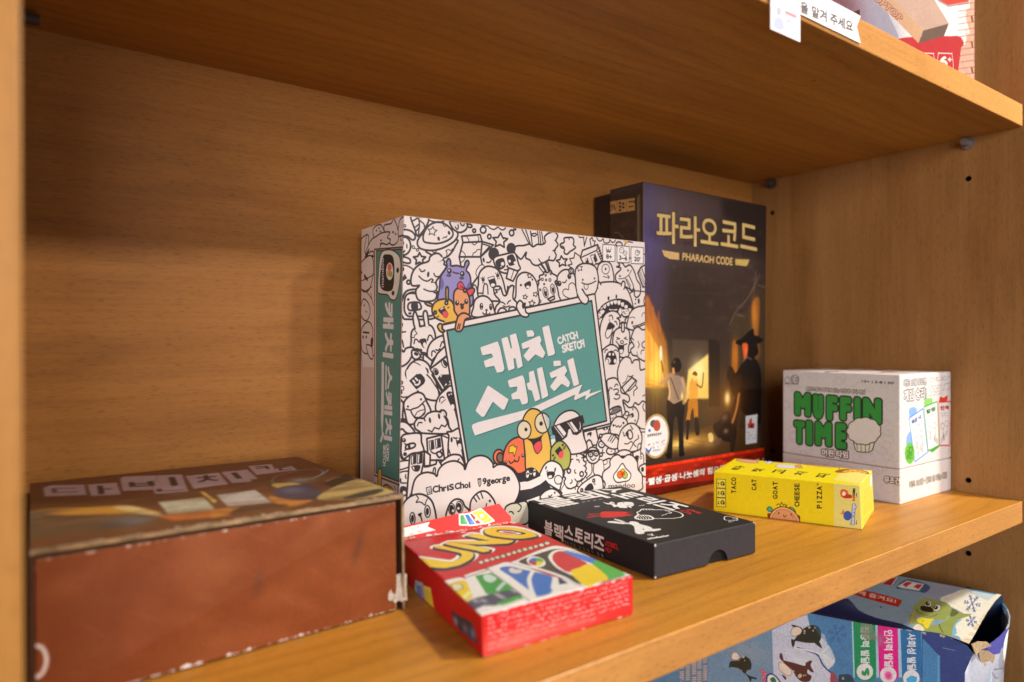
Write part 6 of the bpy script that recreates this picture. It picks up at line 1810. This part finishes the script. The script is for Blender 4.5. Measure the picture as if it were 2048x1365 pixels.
def art_blue_left():
    K = quad_canvas([blp('d', BLF), blp('a', BLF), blp('a'), blp('d')], 4.5, '466a94', 'b8b0b8')
    K.lw = 0.5
    Z1, Z2, Z3, Z4 = (1340, 1130, 2.893), (1340, 1200, 5.689), (1640, 1140, 7.877), (1820, 1130, 5.807)
    K.tile = Z2
    K.k('-400,2000 440,2000 440,200 -400,400', '4a6888'); 
    for i, x in enumerate((110, 180, 250, 310, 375)):
        for y in range(640, 1500, 22):
            if (i * 3 + y // 22) % 9:
                K.k([(x, y), (x + 48, y - 6), (x + 48, y + 8), (x, y + 14)], 'b48c7c', 0.85)
    K.z('95,900 280,1000 400,1150', 1.5, '4a6888')
    K.k('430,560 1170,340 1200,1600 440,1600', '5d7490'); K.soft(900, 600, 240, 150, '7c7f8c', 0.6)
    K.k('1160,345 1480,190 1560,170 1590,300 1760,400 1800,540 1750,600 1880,700 1800,800 1830,830 1840,1600 1200,1600', 'a3a3b8'); K.soft(1500, 700, 200, 120, 'b4b2c4', 0.5)
    K.l('1450,545 1560,580 1680,630 1740,740 1830,830', 1.2, '2c4068'); K.l('1430,550 1600,585 1700,615', 1.0, 'e8ecf4')
    K.b('1700,640 1760,560 1810,520 1880,690 1800,790 1760,720', 'b4b4c8', 0.8)
    def seal(body, fin, egg, spots, c):
        K.b(body, c)
        for f in fin:
            K.b(f, c)
        K.o(egg, 'bda8a0', 0.3, '5a4844')
        for x, y, r in spots:
            K.d(x, y, r, r, 0, '9a9088')
    seal('1385,500 1440,420 1490,350 1600,290 1690,310 1720,400 1690,480 1560,490 1430,470', ('1380,450 1420,470 1410,530 1390,530', '1660,430 1700,480 1730,548 1690,530 1640,480', '1385,295 1400,285 1500,320 1480,350'), '1375,370 1400,318 1460,310 1500,345 1480,390 1420,415 1380,400', ((1585, 315, 14), (1530, 355, 12), (1530, 380, 10), (1628, 352, 10), (1648, 320, 9)), '2b2a22')
    seal('690,760 690,700 770,690 850,640 920,700 920,790 880,800 850,840 780,780', ('680,710 690,770 670,770', '830,820 900,860 985,890 980,905 930,900 920,940 880,870'), '700,640 720,600 770,610 790,660 760,685 710,675', ((835, 650, 14), (850, 690, 7), (785, 690, 6), (815, 805, 6)), '2a2820')
    seal('1250,660 1300,690 1420,720 1520,750 1580,740 1560,830 1610,870 1580,930 1500,930 1440,880 1390,800 1300,720', ('1250,615 1275,615 1290,700 1250,665', '1540,730 1600,690 1615,700 1600,750 1635,820 1590,810', '1270,850 1320,880 1310,910'), '1240,720 1290,718 1370,790 1380,850 1330,860 1250,800', ((1475, 870, 22), (1522, 862, 10), (1545, 858, 8), (1408, 812, 9)), '4a2a26')
    K.d(1480, 865, 20, 24, 0, 'b09878')
    K.b('1830,830 1870,830 1920,960 1830,980', 'a02c2c'); K.b('1920,870 1960,850 2060,860 2100,1000 1940,1000', '26221f'); K.d(1968, 895, 16, 18, 0, '8c8680'); K.d(1960, 870, 12, 10, 0, '26221f')
    for x, y in ((1045, 815), (1080, 840), (1060, 880), (1090, 910), (1070, 935)):
        K.soft(x, y, 22, 20, 'c02840', 1.0, 0, 6); K.soft(x, y, 9, 8, 'e8c8c8', 0.8)
    K.o('1100,920 1110,860 1160,845 1220,890 1260,980 1120,1000', 'c0bcb0', 1.2, '2c3c78'); K.b('1140,900 1180,880 1210,930 1160,940', '285c40')
    flake(K, 1900, 385, 115, '304c7c', 0.6)
    K.k('1560,165 2300,250 2400,1500 1850,1500 1830,830 1890,700 1800,500 1700,410', '3d6490', 0.35)
    # the three stripes
    K.tile = Z1
    for x0, x1, ya, yb, c, s in ((1055, 1192, 322, 338, '22744c', '집중력 발달'), (1196, 1322, 342, 358, 'b81e72', '인지력 발달'), (1328, 1456, 362, 382, '2c5c8e', '사회성 발달')):
        sl = 6
        K.k([(x0, ya), (x1, yb), (x1 + sl, 640), (x1 - 20, 672), (x0 + 40, 668), (x0 + sl + 6, 640)], c)
        K.z([(x0, ya), (x0 + sl + 4, 650)], 1.0, '8aa4b8'); K.z([(x1, yb), (x1 + sl, 650)], 1.0, '8aa4b8' if x1 < 1400 else '58a0c8')
        xm = (x0 + x1) / 2 + 2
        K.text(s, (xm - 22, ya + 36), (xm - 20, ya + 250), (xm + 27, ya + 36), c='d0ccd2', bold=0.45)
        K.d(xm + 2, 618 + (x0 - 1055) * 0.14, 48, 48, 0, 'c8c8c4')
    K.text('?', (1112, 640), (1112, 600), (1150, 640), c='2c7a48', bold=0.9); K.soft(1262, 640, 22, 26, 'c03c80', 1.0, 0, 4); K.k('1365,660 1395,640 1430,650 1420,700 1380,700', '3c8cc0')
    K.k('1105,335 1170,345 1195,430 1140,440 1100,400', '6c7064', 0.75); K.soft(1215, 430, 22, 40, '8a6070', 0.8)
    # dark end of the face
    K.tile = Z4
    K.k('135,760 420,815 700,960 830,1100 850,2200 135,2200', '323c70'); K.k('145,850 340,1060 340,2200 140,2200', '4272a0', 0.9); K.k('320,1040 350,1060 350,2200 320,2200', '5c90bc', 0.6)
    K.z('380,965 520,995', 0.5, '6c74a0'); K.z('150,798 185,808', 0.5, 'd0d0d8'); K.l('500,850 640,920 720,1050 730,1300', 1.2, '262e5c'); K.l('640,930 650,1340', 0.4, '5a649a')
    K.wear('t', 'c8a888', 61, 2.0, 0.75, 0.95)
    K.grain(0.05, 4)
    return K

def art_blue_top():
    K = quad_canvas([blp('a'), blp('b'), blp('c'), blp('d')], 5.0, '7f96a8', 'd8d0cc')
    K.lw = 0.5
    Z3, Z4 = (1640, 1140, 7.877), (1820, 1130, 5.807)
    K.tile = Z3
    K.b('-900,300 300,440 470,480 620,640 900,760 1330,870 1330,1000 -900,900', '16204a')
    K.soft(1000, 650, 300, 200, '8a9aa6', 0.6); K.soft(1300, 150, 300, 90, '70888c', 0.7)
    K.b('1700,250 2100,200 2100,420 1900,480 1700,440', '8f8fa2', 0.7)
    # red lettering cut off by the shelf
    for q in ('600,40 760,60 690,170 560,150', '850,70 1010,95 930,205 780,190', '1100,130 1220,120 1130,250 960,230'):
        K.g(q, 'a02028', 2.2, '2c4a78'); K.g(q, 'a02028', 1.0, 'c8c4c4')
    K.b('1200,280 1380,150 1720,250 1660,360 1560,345 1330,310', '2c4a78'); K.k('1215,262 1370,170 1640,228 1560,330 1300,290', 'd0ccc8'); K.k('1300,230 1375,185 1460,200 1350,275', 'b4242c'); K.k('1470,270 1530,225 1610,235 1555,305', 'b4242c')
    K.b('500,330 700,322 1240,462 1272,520 1240,565 1170,572 560,400', 'b0261a')
    K.text('함께 즐겨요!', (470, 352), (1190, 530), (490, 292), c='d8ccbc', bold=0.3)
    K.d(958, 586, 14, 12, 0, '2c3440')
    # cream corner with snow crystals, lamp light on it painted into the colour
    K.tile = Z4
    K.b('350,410 500,330 660,285 1050,340 1010,560 700,920 560,830 480,800 520,660 640,580', 'e2dac6')
    K.k('660,275 1010,335 900,420 700,330', 'b8c4c8'); K.k('690,275 1000,330 1000,350 720,300', '4c84b0'); K.brush('700,330 820,370 930,390', 1.2, 'a4aeb4', 0.8); K.z('400,385 800,620', 0.4, 'b8b0a8')
    flake(K, 722, 450, 105, '4a5890', 0.7); flake(K, 712, 655, 68, '4a5890', 0.6)
    K.b('460,810 500,700 560,640 600,640 530,700 540,800', '6aa4c8', 0.9)
    # green seal
    OL = '9aa05a'
    OG = '8c9450'
    K.b('440,620 500,560 480,500 600,560 710,575 640,610 560,640 500,720 470,830 300,800 160,760 60,700 0,640 0,560 90,640 200,700 340,690', OG); K.b('480,510 560,545 540,580 470,600', '5c6238')
    K.b('30,510 60,460 100,450 120,400 190,385 260,400 330,420 420,440 480,500 460,580 400,640 300,640 200,620 110,600 50,570', OG)
    K.b('60,700 100,690 150,720 160,765 40,745', 'dcccb4'); K.b('-10,680 20,600 60,530 40,640', 'b49c34')
    K.k('80,640 150,615 265,640 240,680 210,740 160,700', 'd8c030'); K.b('80,630 140,610 165,650 110,680', 'd8c030'); K.b('150,650 260,625 265,650 205,690 205,735 175,735', 'd8c030'); K.l('150,640 145,665', 0.4, '8a7a18')
    K.o('168,470 190,430 235,425 248,455 235,480 190,490', 'dcd8cc', 0.3, '4a5030'); K.d(205, 452, 26, 24, 0, '17150f'); K.o('268,500 300,465 345,470 355,505 320,535 280,530', 'e4e0d2', 0.3, '4a5030'); K.d(300, 498, 25, 22, 0, '17150f'); K.d(212, 445, 8, 8, 0, 'd8d4c8'); K.d(292, 492, 8, 8, 0, 'd8d4c8')
    K.b('120,490 150,475 230,490 270,525 260,550 190,545 130,525', '14120e'); K.l('75,510 95,550 160,580 250,600 320,572', 0.5, '2c3018'); K.l('340,690 350,730 385,790', 0.5, '3c4424'); K.l('330,640 420,640 440,600', 0.4, 'b4b878')
    K.wear('b', 'd0ae84', 71, 2.4, 0.7, 0.9); K.wear('r', 'c8b49c', 72, 1.4, 0.6, 0.9)
    K.grain(0.04, 7)
    return K

def art_blue_end(Q):
    K = quad_canvas(Q, 4.0, '8e8d97', 'c4bcb8')
    K.tile = (1820, 1130, 5.807)
    K.k('740,830 1010,640 960,760 930,960 840,1010 700,930', '3e3c78'); K.b('930,760 1100,560 1120,700 1060,900 970,1080 930,1060', 'c4c4c8'); K.b('1010,350 1080,400 1110,540 1070,560', '4a86b0')
    K.b('890,980 910,920 960,1080 1060,1090 1040,1180 900,1160', '7c7a82'); K.l('850,1180 960,1170 1020,1230 1060,1210', 0.8, '5c5a62'); K.l('840,1220 880,1280 940,1270', 0.8, '5c5a62'); K.k('1040,1280 1080,1180 1090,1365 1050,1365', 'd0c834'); K.k('835,1180 860,1500 835,1500', '8ab0d0')
    K.soft(1000, 1130, 60, 40, '6c6a74', 0.8); K.soft(900, 1330, 50, 60, 'a4a2aa', 0.8)
    K.wear('t', 'd0b898', 81, 1.2, 0.6, 0.9)
    K.grain(0.05, 4)
    return K

# ------------------------------------------------------------------ the things on the shelves
WHITE_CARD = plain('white_card', 'd8cfc8', mottled=0.06, scale=60)
GREY_CARD = plain('grey_board', '8f8274', rough=0.8, mottled=0.12)
DARK_CARD = plain('dark_card', '2c2019', rough=0.55)
BLACK_CARD = plain('black_card', '1c1a1a', rough=0.5, mottled=0.15)
BLACK_INSIDE = plain('black_inside', '0d0b0b', rough=0.8)
YELLOW_CARD = plain('yellow_card', 'c8a808', rough=0.45)
RED_CARD = plain('red_card', '9c1410', rough=0.4)
BROWN_CARD = plain('brown_card', '4a2814', rough=0.6)
TAN_CARD = plain('torn_board', '8c7354', rough=0.9, mottled=0.55, scale=110)
TAPE = plain('old_tape', 'aaa294', rough=0.5, mottled=0.25, scale=500)
BLUE_CARD = plain('blue_card', '31517c', rough=0.5)
NAVY_CARD = plain('box_inside', '15161c', rough=0.8)

def foot(C):
    c = C[:4].mean(0)
    return (c[0], c[1], C[:, 2].min())

# doodle box: lid with the base showing at the back
t = thing('doodle_game_box', 'square white game box covered in black line doodles around a teal title board', 'game box', foot(CS))
lid_c = CS.copy()
box('lid', lid_c, {'front': art_doodle_front(), 'left': art_doodle_left()}, WHITE_CARD, t, foot(CS), 0.9, 3, 0, looks=dict(rough=0.42, spec=0.4, bump=0.12))
b = CS.copy()
b[[0, 1, 4, 5], 1] = b[[3, 2, 7, 6], 1] + 0.05
b[[3, 2, 7, 6], 1] += 3.4
b[[0, 3, 4, 7], 0] += 1.6
b[[1, 2, 5, 6], 0] -= 1.6
b[4:, 2] -= 2.0
box('base', b, {}, DARK_CARD, t, foot(CS), 0.3, 1)

# tall adventure box
t = thing('adventure_game_box', 'tall dark game box with gold lettering and torch-lit explorers, standing behind the doodle box', 'game box', foot(PH))
box('lid', PH, {'front': art_adventure_front(), 'left': art_adventure_left()}, DARK_CARD, t, foot(PH), 1.3, 3, looks=dict(rough=0.40, spec=0.25, bump=0.10))
b = PH.copy()
b[[0, 1, 4, 5], 1] = b[[3, 2, 7, 6], 1] + 0.1
b[[3, 2, 7, 6], 1] = 254.5
b[[0, 3, 4, 7], 0] += 1.5
b[[1, 2, 5, 6], 0] -= 1.5
b[4:, 2] -= 3.0
box('base', b, {}, DARK_CARD, t, foot(PH), 0.6, 2)

# white two-part box
t = thing('white_game_box', 'white cube-shaped game box with thick green lettering by the right panel', 'game box', foot(MT_BASE))
box('lid', MT_LID, {'left': art_white_left(MT_LID, True), 'front': art_white_front(MT_LID, True), 'top': art_white_top()}, WHITE_CARD, t, foot(MT_BASE), 1.6, 3, looks=dict(rough=0.4, spec=0.4, bump=0.06))
box('base', MT_BASE, {'left': art_white_left(MT_BASE, False), 'front': art_white_front(MT_BASE, False)}, WHITE_CARD, t, foot(MT_BASE), 1.2, 3, looks=dict(rough=0.4, spec=0.4, bump=0.06))

# long yellow box: one carton
bm_prints = {'left': art_yellow_front(), 'top': art_yellow_top(), 'front': art_yellow_right()}
o = box('yellow_game_box', TC, bm_prints, YELLOW_CARD, None, foot(TC), 0.8, 2, looks=dict(rough=0.42, spec=0.3, bump=0.08))
tag(o, 'long yellow card box printed with food words, a cat, a goat and a taco', 'card box')

# black box with thumb notch
t = thing('black_card_box', 'flat black card box with white rabbits, a red splash and a thumb notch', 'card box', foot(BS))
lid = box('lid', BS, {'top': art_black_top(), 'left': art_black_left(), 'front': art_black_front()}, BLACK_CARD, t, foot(BS), 1.1, 3, looks=dict(rough=0.55, spec=0.28, bump=0.10))
nb = bmesh.new()
F = np.array(foot(BS))
fl, fr = BS[0], BS[1]
m = fl + (fr - fl) * 0.60
m[2] = 0.0
dirn = np.array((-(fr - fl)[1], (fr - fl)[0], 0))
dirn = dirn / np.linalg.norm(dirn)
add_cyl(nb, m - dirn * 4 - F, m + dirn * 2.6 - F, 8.6, 40)
cut(lid, nb, BLACK_INSIDE)
bb = BS.copy()
cen = bb[:4].mean(0)
for i in range(8):
    d = bb[i] - cen
    bb[i][0] = cen[0] + d[0] * 0.93
    bb[i][1] = cen[1] + d[1] * 0.95
bb[:4, 2], bb[4:, 2] = 0.02, 0.58
box('base', bb, {}, BLACK_INSIDE, t, foot(BS), 0.0, 1)

# red box with the open end flap
t = thing('red_card_box', 'worn red card box with big yellow letters, its end flap standing open', 'card box', foot(UN))
box('carton', UN, {'top': art_red_top(), 'front': art_red_front(), 'left': art_red_left()}, RED_CARD, t, foot(UN), 1.0, 2, 5, 0.55, 7, looks=dict(rough=0.38, spec=0.35, bump=0.25))
hl, hr = UN[7] + (0.5, 0.2, -0.1), UN[6] + (-1.5, 0.2, -0.1)
hd = (hr - hl) / np.linalg.norm(hr - hl)
bd = np.array((-hd[1], hd[0], 0))
tilt = math.radians(52)
fd = bd * math.cos(tilt) + np.array((0, 0, 1)) * math.sin(tilt)
fn = np.cross(hd, fd)
pl = lambda x, y: px_on_plane(x, y, hl, fn)
flap = [hl, hr - hd * 2.0, pl(1022, 1034), pl(998, 1007.5), pl(941, 1022), pl(880, 1036), pl(804, 1053.5)]
cv = art_red_flap([hl, hr, hr + fd * 22, hl + fd * 22])
bm = sheet_bm([flap], 0.45)
uvl = bm.loops.layers.uv.verify()
for f in bm.faces:
    f.material_index = 1 if np.dot(np.array(f.normal), -fn if fn[1] > 0 else fn) > 0.7 else 0
    for lp in f.loops:
        w = np.array(lp.vert.co) - cv.O
        lp[uvl].uv = (np.dot(w, cv.u) / cv.Wm, np.dot(w, cv.v) / cv.Hm)
fo = link('flap', bm, [WHITE_CARD, printed(cv, 'flap_print', rough=0.5, spec=0.25)], t, hl, label='open red end flap with small fanned cards')
rs = random.Random(6)
bm = bmesh.new()
for i in range(16):                                         # frayed card along the hinge
    k = rs.random()
    p = hl + (hr - hl) * k + np.array((0, rs.uniform(-1.5, 0.6), rs.uniform(0.2, 0.6)))
    ln, h_ = rs.uniform(1.5, 5), rs.uniform(0.4, 1.5)
    a = [p, p + hd * ln, p + hd * ln * rs.uniform(0.5, 0.9) + np.array((0, rs.uniform(-0.8, 0.5), h_)), p + hd * ln * rs.uniform(0.1, 0.4) + np.array((0, rs.uniform(-0.8, 0.5), h_ * 0.8))]
    vs = [bm.verts.new(q) for q in a]
    bm.faces.new(vs)
link('frayed_edge', bm, plain('frayed_card', 'c89080', rough=0.7, mottled=0.4, scale=900), t, hl)

# brown sliding box by the left upright
org = (-594, 168, 0)
t = thing('brown_game_box', 'large worn brown sliding box with letter tiles on top and an orange end', 'game box', org)
bm = bmesh.new()
def add_hexa(bm, C):
    vs = [bm.verts.new(c) for c in C]
    for f in FACES.values():
        bm.faces.new([vs[i] for i in f])
T4 = np.array(BRT, float)
cvt = art_brown_top()
low = T4 - (0, 0, 1.9)
add_hexa(bm, np.concatenate([low, T4]))
def wall(a, b, inner, z0, z1, fb):
    a, b = np.array(a[:2]), np.array(b[:2])
    i = np.array(inner)
    q = [a + fb, b, b + i, a + fb + i]
    add_hexa(bm, np.array([(p[0], p[1], z0) for p in q] + [(p[0], p[1], z1) for p in [a, b, b + i, a + i]]))
wall(BRT[1], BRT[2], (-1.3, 0), 0, 55.55, np.array((0, -1.0)))
wall(BRT[0], BRT[3], (1.0, 0), 0, 55.55, np.array((0, -7.0)))
bmesh.ops.recalc_face_normals(bm, faces=bm.faces)
uvl = bm.loops.layers.uv.verify()
for f in bm.faces:
    if f.normal.z > 0.9 and f.calc_center_median().z > 57:
        f.material_index = 1
        for lp in f.loops:
            w = np.array(lp.vert.co) - cvt.O
            lp[uvl].uv = (np.dot(w, cvt.u) / cvt.Wm, np.dot(w, cvt.v) / cvt.Hm)
    elif f.normal.y < -0.7 and f.calc_center_median().x > -665:
        f.material_index = 2
link('sleeve', bm, [BROWN_CARD, printed(cvt, 'sleeve_print', rough=0.45, spec=0.45, bump=0.2), TAN_CARD], t, org)
Fq = np.array(BRF, float)
dc = np.array([Fq[0], Fq[1], (-526, 236, 1.0), (-666, 238, 1.0), Fq[3], Fq[2], (-526, 236, 54.7), (-666, 238, 54.5)])
cvf = art_brown_front()
box('drawer', dc, {'front': cvf}, BROWN_CARD, t, org, 1.3, 3, looks=dict(rough=0.55, spec=0.2, bump=0.15))
Of = Fq[0]
nf = cvf.n
tp = lambda x, y, k=0.5: px_on_plane(x, y, Of, nf) + nf * k
bm = bmesh.new()
rs = random.Random(2)
cols = []
for i in range(9):
    k = i / 8
    x = 776 + 36 * k
    dz = 0.5 + 0.8 * rs.random()
    cols.append((bm.verts.new(tp(x, 1150 + rs.uniform(-2, 2) - 3 * k, dz)), bm.verts.new(tp(x - 1, 1176, dz * rs.uniform(0.6, 1.3))), bm.verts.new(tp(x - 2 + 3 * k, 1203 + rs.uniform(-4, 4), dz))))
for a, b2 in zip(cols, cols[1:]):
    for j in (0, 1):
        bm.faces.new([a[j + 1], b2[j + 1], b2[j], a[j]])
link('tape_strip', bm, TAPE, t, tp(795, 1176), smooth=True)

# block game on the upper shelf
o = box('block_game_box', TB_C, {'front': art_block_front()}, WHITE_CARD, None, foot(TB_C), 1.5, 3, looks=dict(rough=0.3, spec=0.5, bump=0.05))
tag(o, 'red and white game box showing a wooden block, standing on the upper shelf', 'game box')

# paper sign and card taped to the edge of the upper shelf
def flat_print(name, Q, cv, t_, notch=None):
    pts = [np.array(q, float) for q in Q]
    if notch:
        pts = [pts[0], pts[1], np.array(notch, float), pts[2], pts[3]]
    bm = sheet_bm([pts], t_)
    uvl = bm.loops.layers.uv.verify()
    for f in bm.faces:
        f.material_index = 1 if np.dot(np.array(f.normal), cv.n) > 0.7 else 0
        for lp in f.loops:
            w = np.array(lp.vert.co) - cv.O
            lp[uvl].uv = (np.dot(w, cv.u) / cv.Wm, np.dot(w, cv.v) / cv.Hm)
    return link(name, bm, [WHITE_CARD, printed(cv, name + '_print', rough=0.35, spec=0.4, bump=0.03)], None, pts[0])
s = flat_print('paper_sign', SIGN_Q, art_sign(), 0.5, (-268.2, -0.9, 321.0))
tag(s, 'long white paper sign with a swallow-tail end, stuck along the upper shelf edge', 'sign')
s = flat_print('identity_card', CARD_Q, art_card(), 0.5)
tag(s, 'small pale card with a grey portrait and pink bar on the upper shelf edge', 'card')

# torn blue box on the lower shelf: an open shell of card
org = ((BL['a'][0] + BL['c'][0]) / 2, (BL['a'][1] + BL['c'][1]) / 2, BLF)
t = thing('blue_game_box', 'torn blue game box with a smiling green seal, below the middle shelf', 'game box', org)
def printed_sheet(name, quad, cv, back, th, looks=None, label=None, sub=0):
    bm = sheet_bm([quad], th)
    uvl = bm.loops.layers.uv.verify()
    for f in bm.faces:
        f.material_index = 1 if np.dot(np.array(f.normal), cv.n) > 0.7 else 0
        for lp in f.loops:
            w = np.array(lp.vert.co) - cv.O
            lp[uvl].uv = (np.dot(w, cv.u) / cv.Wm, np.dot(w, cv.v) / cv.Hm)
    return link(name, bm, [back, printed(cv, name + '_print', **(looks or dict(rough=0.32, spec=0.5, bump=0.2)))], t, quad[0], label=label)
A_, B_, C_, D_ = (blp(k) for k in 'abcd')
a0, b0, c0, d0 = (blp(k, BLF + 0.1) for k in 'abcd')
P4t = lambda x, y: px_on_plane(x, y, A_, np.array((0, 0, 1.0)))
printed_sheet('top_panel', [P4t(1938, 1288), P4t(1950, 1268), P4t(1962, 1246), P4t(1975, 1224), P4t(1990, 1203), P4t(2003, 1190), C_, D_, P4t(1700, 1239), P4t(1800, 1256), P4t(1880, 1267), P4t(1915, 1279)], art_blue_top(), NAVY_CARD, 0.9, label='top panel with green seal, torn open at its end')
L_n = np.cross(a0 - d0, D_ - d0)
L_n = L_n / np.linalg.norm(L_n)
Pl = lambda x, y: px_on_plane(x, y, A_, L_n)
printed_sheet('side_panel', [d0, a0, blp('a', -98), Pl(1946, 1308), Pl(1935, 1293), Pl(1915, 1281), Pl(1880, 1268.5), Pl(1800, 1258), Pl(1720, 1246), Pl(1640, 1231), D_ - (0, 0, 0.4)], art_blue_left(), BLUE_CARD, 0.9, label='side panel with spotted seals and three lettered stripes')
printed_cv = art_blue_end([a0, b0, B_, A_])
bm = bmesh.new()
n = 10
outn = -np.array((-(B_ - A_)[1], (B_ - A_)[0], 0))
outn = outn / np.linalg.norm(outn)
if outn[1] > 0:
    outn = -outn
grid = []
for i in range(n + 1):
    k = i / n
    base = a0 + (b0 - a0) * k
    col = []
    zt = BLZ - 7 - 9 * math.sin(math.pi * min(1, k * 1.05)) ** 0.8 * (1 - k) - 3 * (1 - k)
    bul = 11 * math.sin(math.pi * k ** 1.6) ** 0.9
    for j in range(7):
        h_ = j / 6
        p = base.copy()
        p[2] = BLF + 0.1 + (zt - BLF) * h_
        p = p + outn * bul * h_ ** 3
        col.append(bm.verts.new(p))
    grid.append(col)
uvl = bm.loops.layers.uv.verify()
for i in range(n):
    for j in range(6):
        f = bm.faces.new([grid[i][j], grid[i + 1][j], grid[i + 1][j + 1], grid[i][j + 1]])
        for lp in f.loops:
            w = np.array(lp.vert.co) - printed_cv.O
            lp[uvl].uv = (np.dot(w, printed_cv.u) / printed_cv.Wm, np.dot(w, printed_cv.v) / printed_cv.Hm)
eo = link('end_panel', bm, [printed(printed_cv, 'end_print', rough=0.34, spec=0.5, bump=0.2)], t, a0, smooth=True, label='bulging end panel, torn away from the top')
md = eo.modifiers.new('card', 'SOLIDIFY')
md.thickness = 0.0009
bm = sheet_bm([[b0, c0, C_ - (0, 0, 1), B_ - (0, 0, 1)]], 0.9)
link('far_panel', bm, BLUE_CARD, t, b0)
bm = sheet_bm([[c0, d0, D_ - (0, 0, 1), C_ - (0, 0, 1)]], 0.9)
link('back_panel', bm, BLUE_CARD, t, c0)
E3 = A_ + outn * 2
Pe = lambda x, y, k: px_on_plane(x, y, E3, outn) + outn * k
bm = bmesh.new()
for q in ([(1950, 1282, 1), (1959, 1280, 4), (1965, 1287, 5), (1957, 1294, 3), (1952, 1300, 1)], [(1951, 1300, 1.5), (1962, 1298, 4), (1973, 1307, 5), (1972, 1325, 4), (1962, 1330, 2), (1955, 1318, 1)], [(1940, 1288, 0.5), (1950, 1283, 1), (1952, 1302, 1.5), (1947, 1310, 1)]):
    bm.faces.new([bm.verts.new(Pe(*p)) for p in q])
to = link('torn_card', bm, plain('torn_card_fibre', 'b39b78', rough=0.9, mottled=0.35, scale=700), t, E3)
md = to.modifiers.new('card', 'SOLIDIFY')
md.thickness = 0.0006
